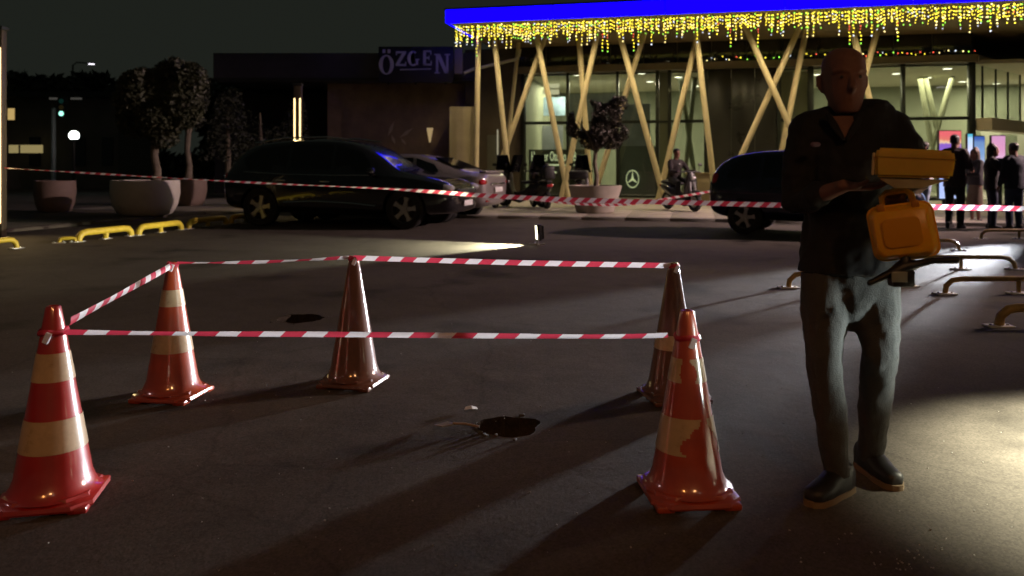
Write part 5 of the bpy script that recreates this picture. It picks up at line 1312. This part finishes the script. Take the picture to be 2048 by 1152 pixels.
mb = MB(); mb.rings([sq(.107, .097, .036, -.012), sq(.107, .097, .036, .008), sq(.1, .09, .036, .008), sq(.1, .09, .036, -.012), sq(.107, .097, .036, -.012)], cap=False); obj('rim', mb, mat('case_rim', (.85, .45, .03), .35), oc, True, smooth=50)
mb = MB(); mb.tube([qp(-.05, 0, .085), qp(-.047, 0, .125), qp(-.03, 0, .14), qp(.03, 0, .14), qp(.047, 0, .125), qp(.05, 0, .085)], [(.009, .012)]*6, 8); obj('handle', mb, M_ORC, oc, True)
mb = MB(); mb.rings([sq(.06, .05, .02, -.0515), sq(.06, .05, .02, -.058), sq(.05, .04, .015, -.06)]); obj('front_panel', mb, mat('case_amber', (.8, .36, .02), .3), oc, True)
for sx in (-1, 1): obj('latch', MB().box(qp(sx*.055, -.035, .088), (.025, .02, .03), M, .004), mat('latch_orange', (.5, .2, .02), .4), oc, True)
# --- black tool under it
kt = thing('clamp_tool', 'black T handled tool with a grey square head below the orange case', 'tool', P(1805, 573, OB))
c0 = P(1806, 528, OB-.03)
mb = MB(); mb.tube([P(1912, 520, OB-.1), P(1868, 521, OB-.07), P(1838, 527, OB-.04), P(1806, 534, OB-.03), P(1778, 548, OB-.03), P(1740, 566, OB-.03)], [.013, .011, .014, .026, .014, .01], 10, round_ends=True); obj('arm', mb, M_BLACK, kt, True, smooth=60)
mb = MB(); mb.tube([P(1812, 506, OB-.02), P(1810, 528, OB-.03), P(1806, 545, OB-.03)], [.014, .02, .024], 10); obj('neck', mb, M_BLACK, kt, True, smooth=60)
obj('head', MB().box(P(1802, 556, OB-.03), (.078, .05, .058), None, .008), M_BLACK, kt, True)
obj('head_plate', MB().box(P(1799, 554, OB-.06), (.055, .006, .036), None, .003), mat('plate_grey', (.25, .28, .25), .4), kt, True)

# --- bystanders by the entrance
def stand(base, s, face, armsL=None, armsR=None, lean=0.0, step=.0):
    """joints of a standing figure facing 'face' (angle of the look direction)"""
    f = Vector((math.cos(face), math.sin(face), 0)); r_ = Vector((-f.y, f.x, 0))    # r_ = figure's left
    up = Vector((0, 0, 1)); b = Vector(base)
    q = lambda x, y, z: b+(r_*x+f*y)*s+up*z*s
    ar = armsL or [(.24, .0, 1.13), (.25, .1, .9)]; al = armsR or [(-.24, .0, 1.13), (-.25, .1, .9)]
    # viewer convention: R joint lies along +90deg-left of the look direction
    return dict(head=q(0, .03+lean, 1.63), neck=q(0, lean*.8, 1.47), shR=q(.185, lean*.7, 1.42), shL=q(-.185, lean*.7, 1.42), elR=q(*ar[0]), wrR=q(*ar[1]), elL=q(*al[0]), wrL=q(*al[1]),
                hipR=q(.09, 0, .93), hipL=q(-.09, 0, .93), knR=q(.1, .03+step, .5), knL=q(-.1, .03-step, .5), anR=q(.1, step*1.3, .09), anL=q(-.1, -step*1.6, .09), floor=q(0, 0, 0))
M_H1 = mat('hair_dark', (.015, .012, .01), .6); M_H2 = mat('hair_brown', (.06, .035, .02), .6)
def cl(name, c): return mat(name, c, .85, var=.15, vscale=8, bump=.2, bscale=90)
def bystander(px, py, hpx, face, label, top, legs, hair, hm, armsL=None, armsR=None, hem=-.05, skirt=False, lean=0, step=0, z=0.0, shoe=M_SHOE, palm=((0, 0, -1), (0, 0, -1))):
    b = G(px, py, z); s = (hpx/F*b.y)/1.75
    f = R(face)
    person(label, b, stand(b, s, f, armsL, armsR, lean, step), s, .017*s, top, legs, shoe, hair, hm, yaw=f+R(90), hem=hem, skirt=skirt, sleeve=1.9, group='people standing by the entrance', palm=palm)
up_phone = [(.22, .18, 1.2), (.1, .34, 1.42)]; up_phone2 = [(-.22, .18, 1.2), (-.08, .34, 1.42)]
bystander(1909, 456, 186, 40, 'person in dark coat standing left of the group with an arm raised', cl('coat_maroon', (.03, .018, .018)), cl('jeans_black', (.012, .014, .016)), 'short', M_H1, [(.2, .2, 1.25), (.12, .36, 1.5)], [(-.24, .05, 1.15), (-.2, .25, 1.1)], -.16)
bystander(1951, 448, 150, 190, 'smaller person in dark top and brown skirt second from left', cl('top_dark', (.018, .015, .02)), cl('skirt_brown', (.1, .07, .05)), 'long', M_H2, [(.22, .12, 1.15), (.08, .3, 1.15)], None, -.02, True)
bystander(1983, 458, 168, -20, 'person with long dark hair looking at a phone, third from left', cl('coat_black', (.014, .013, .016)), cl('jeans_navy', (.014, .02, .045)), 'long', M_H1, up_phone, up_phone2, -.12)
bystander(2029, 461, 175, 95, 'person in dark jacket and blue jeans seen from behind at the right edge', cl('jacket_navy', (.012, .016, .028)), cl('jeans_blue', (.025, .04, .08)), 'short', M_H1, None, None, -.1)
bystander(1850, 452, 168, 170, 'person in a white jacket and pale jeans behind the yellow case', cl('jacket_white', (.6, .62, .64)), cl('jeans_pale', (.3, .38, .5)), 'short', M_H1, None, [(-.22, .15, 1.15), (-.1, .33, 1.1)], -.06)
# --- scooter rider
f = Vector((math.cos(RZ), math.sin(RZ), 0)); l_ = Vector((-f.y, f.x, 0)); q = lambda x, y, z: SR+f*x+l_*y+Vector((0, 0, z))
person('person in dark clothes sitting on a scooter near the columns', SR+f*-.2, dict(head=q(-.2, 0, 1.5), neck=q(-.24, 0, 1.32), shR=q(-.24, .19, 1.26), shL=q(-.24, -.19, 1.26), elR=q(-.05, .27, 1.02), elL=q(-.05, -.27, 1.02), wrR=q(.26, .27, 1.02), wrL=q(.26, -.27, 1.02),
       hipR=q(-.28, .1, .8), hipL=q(-.28, -.1, .8), knR=q(.16, .19, .72), knL=q(.16, -.19, .72), anR=q(.1, .18, .36), anL=q(.1, -.18, .36), floor=q(0, 0, .27)), 1.0, .017, cl('rider_jacket', (.02, .014, .014)), cl('rider_jeans', (.02, .02, .025)), M_SHOE, 'short', M_H1, yaw=RZ+R(90), hem=-.03, sleeve=1.9)
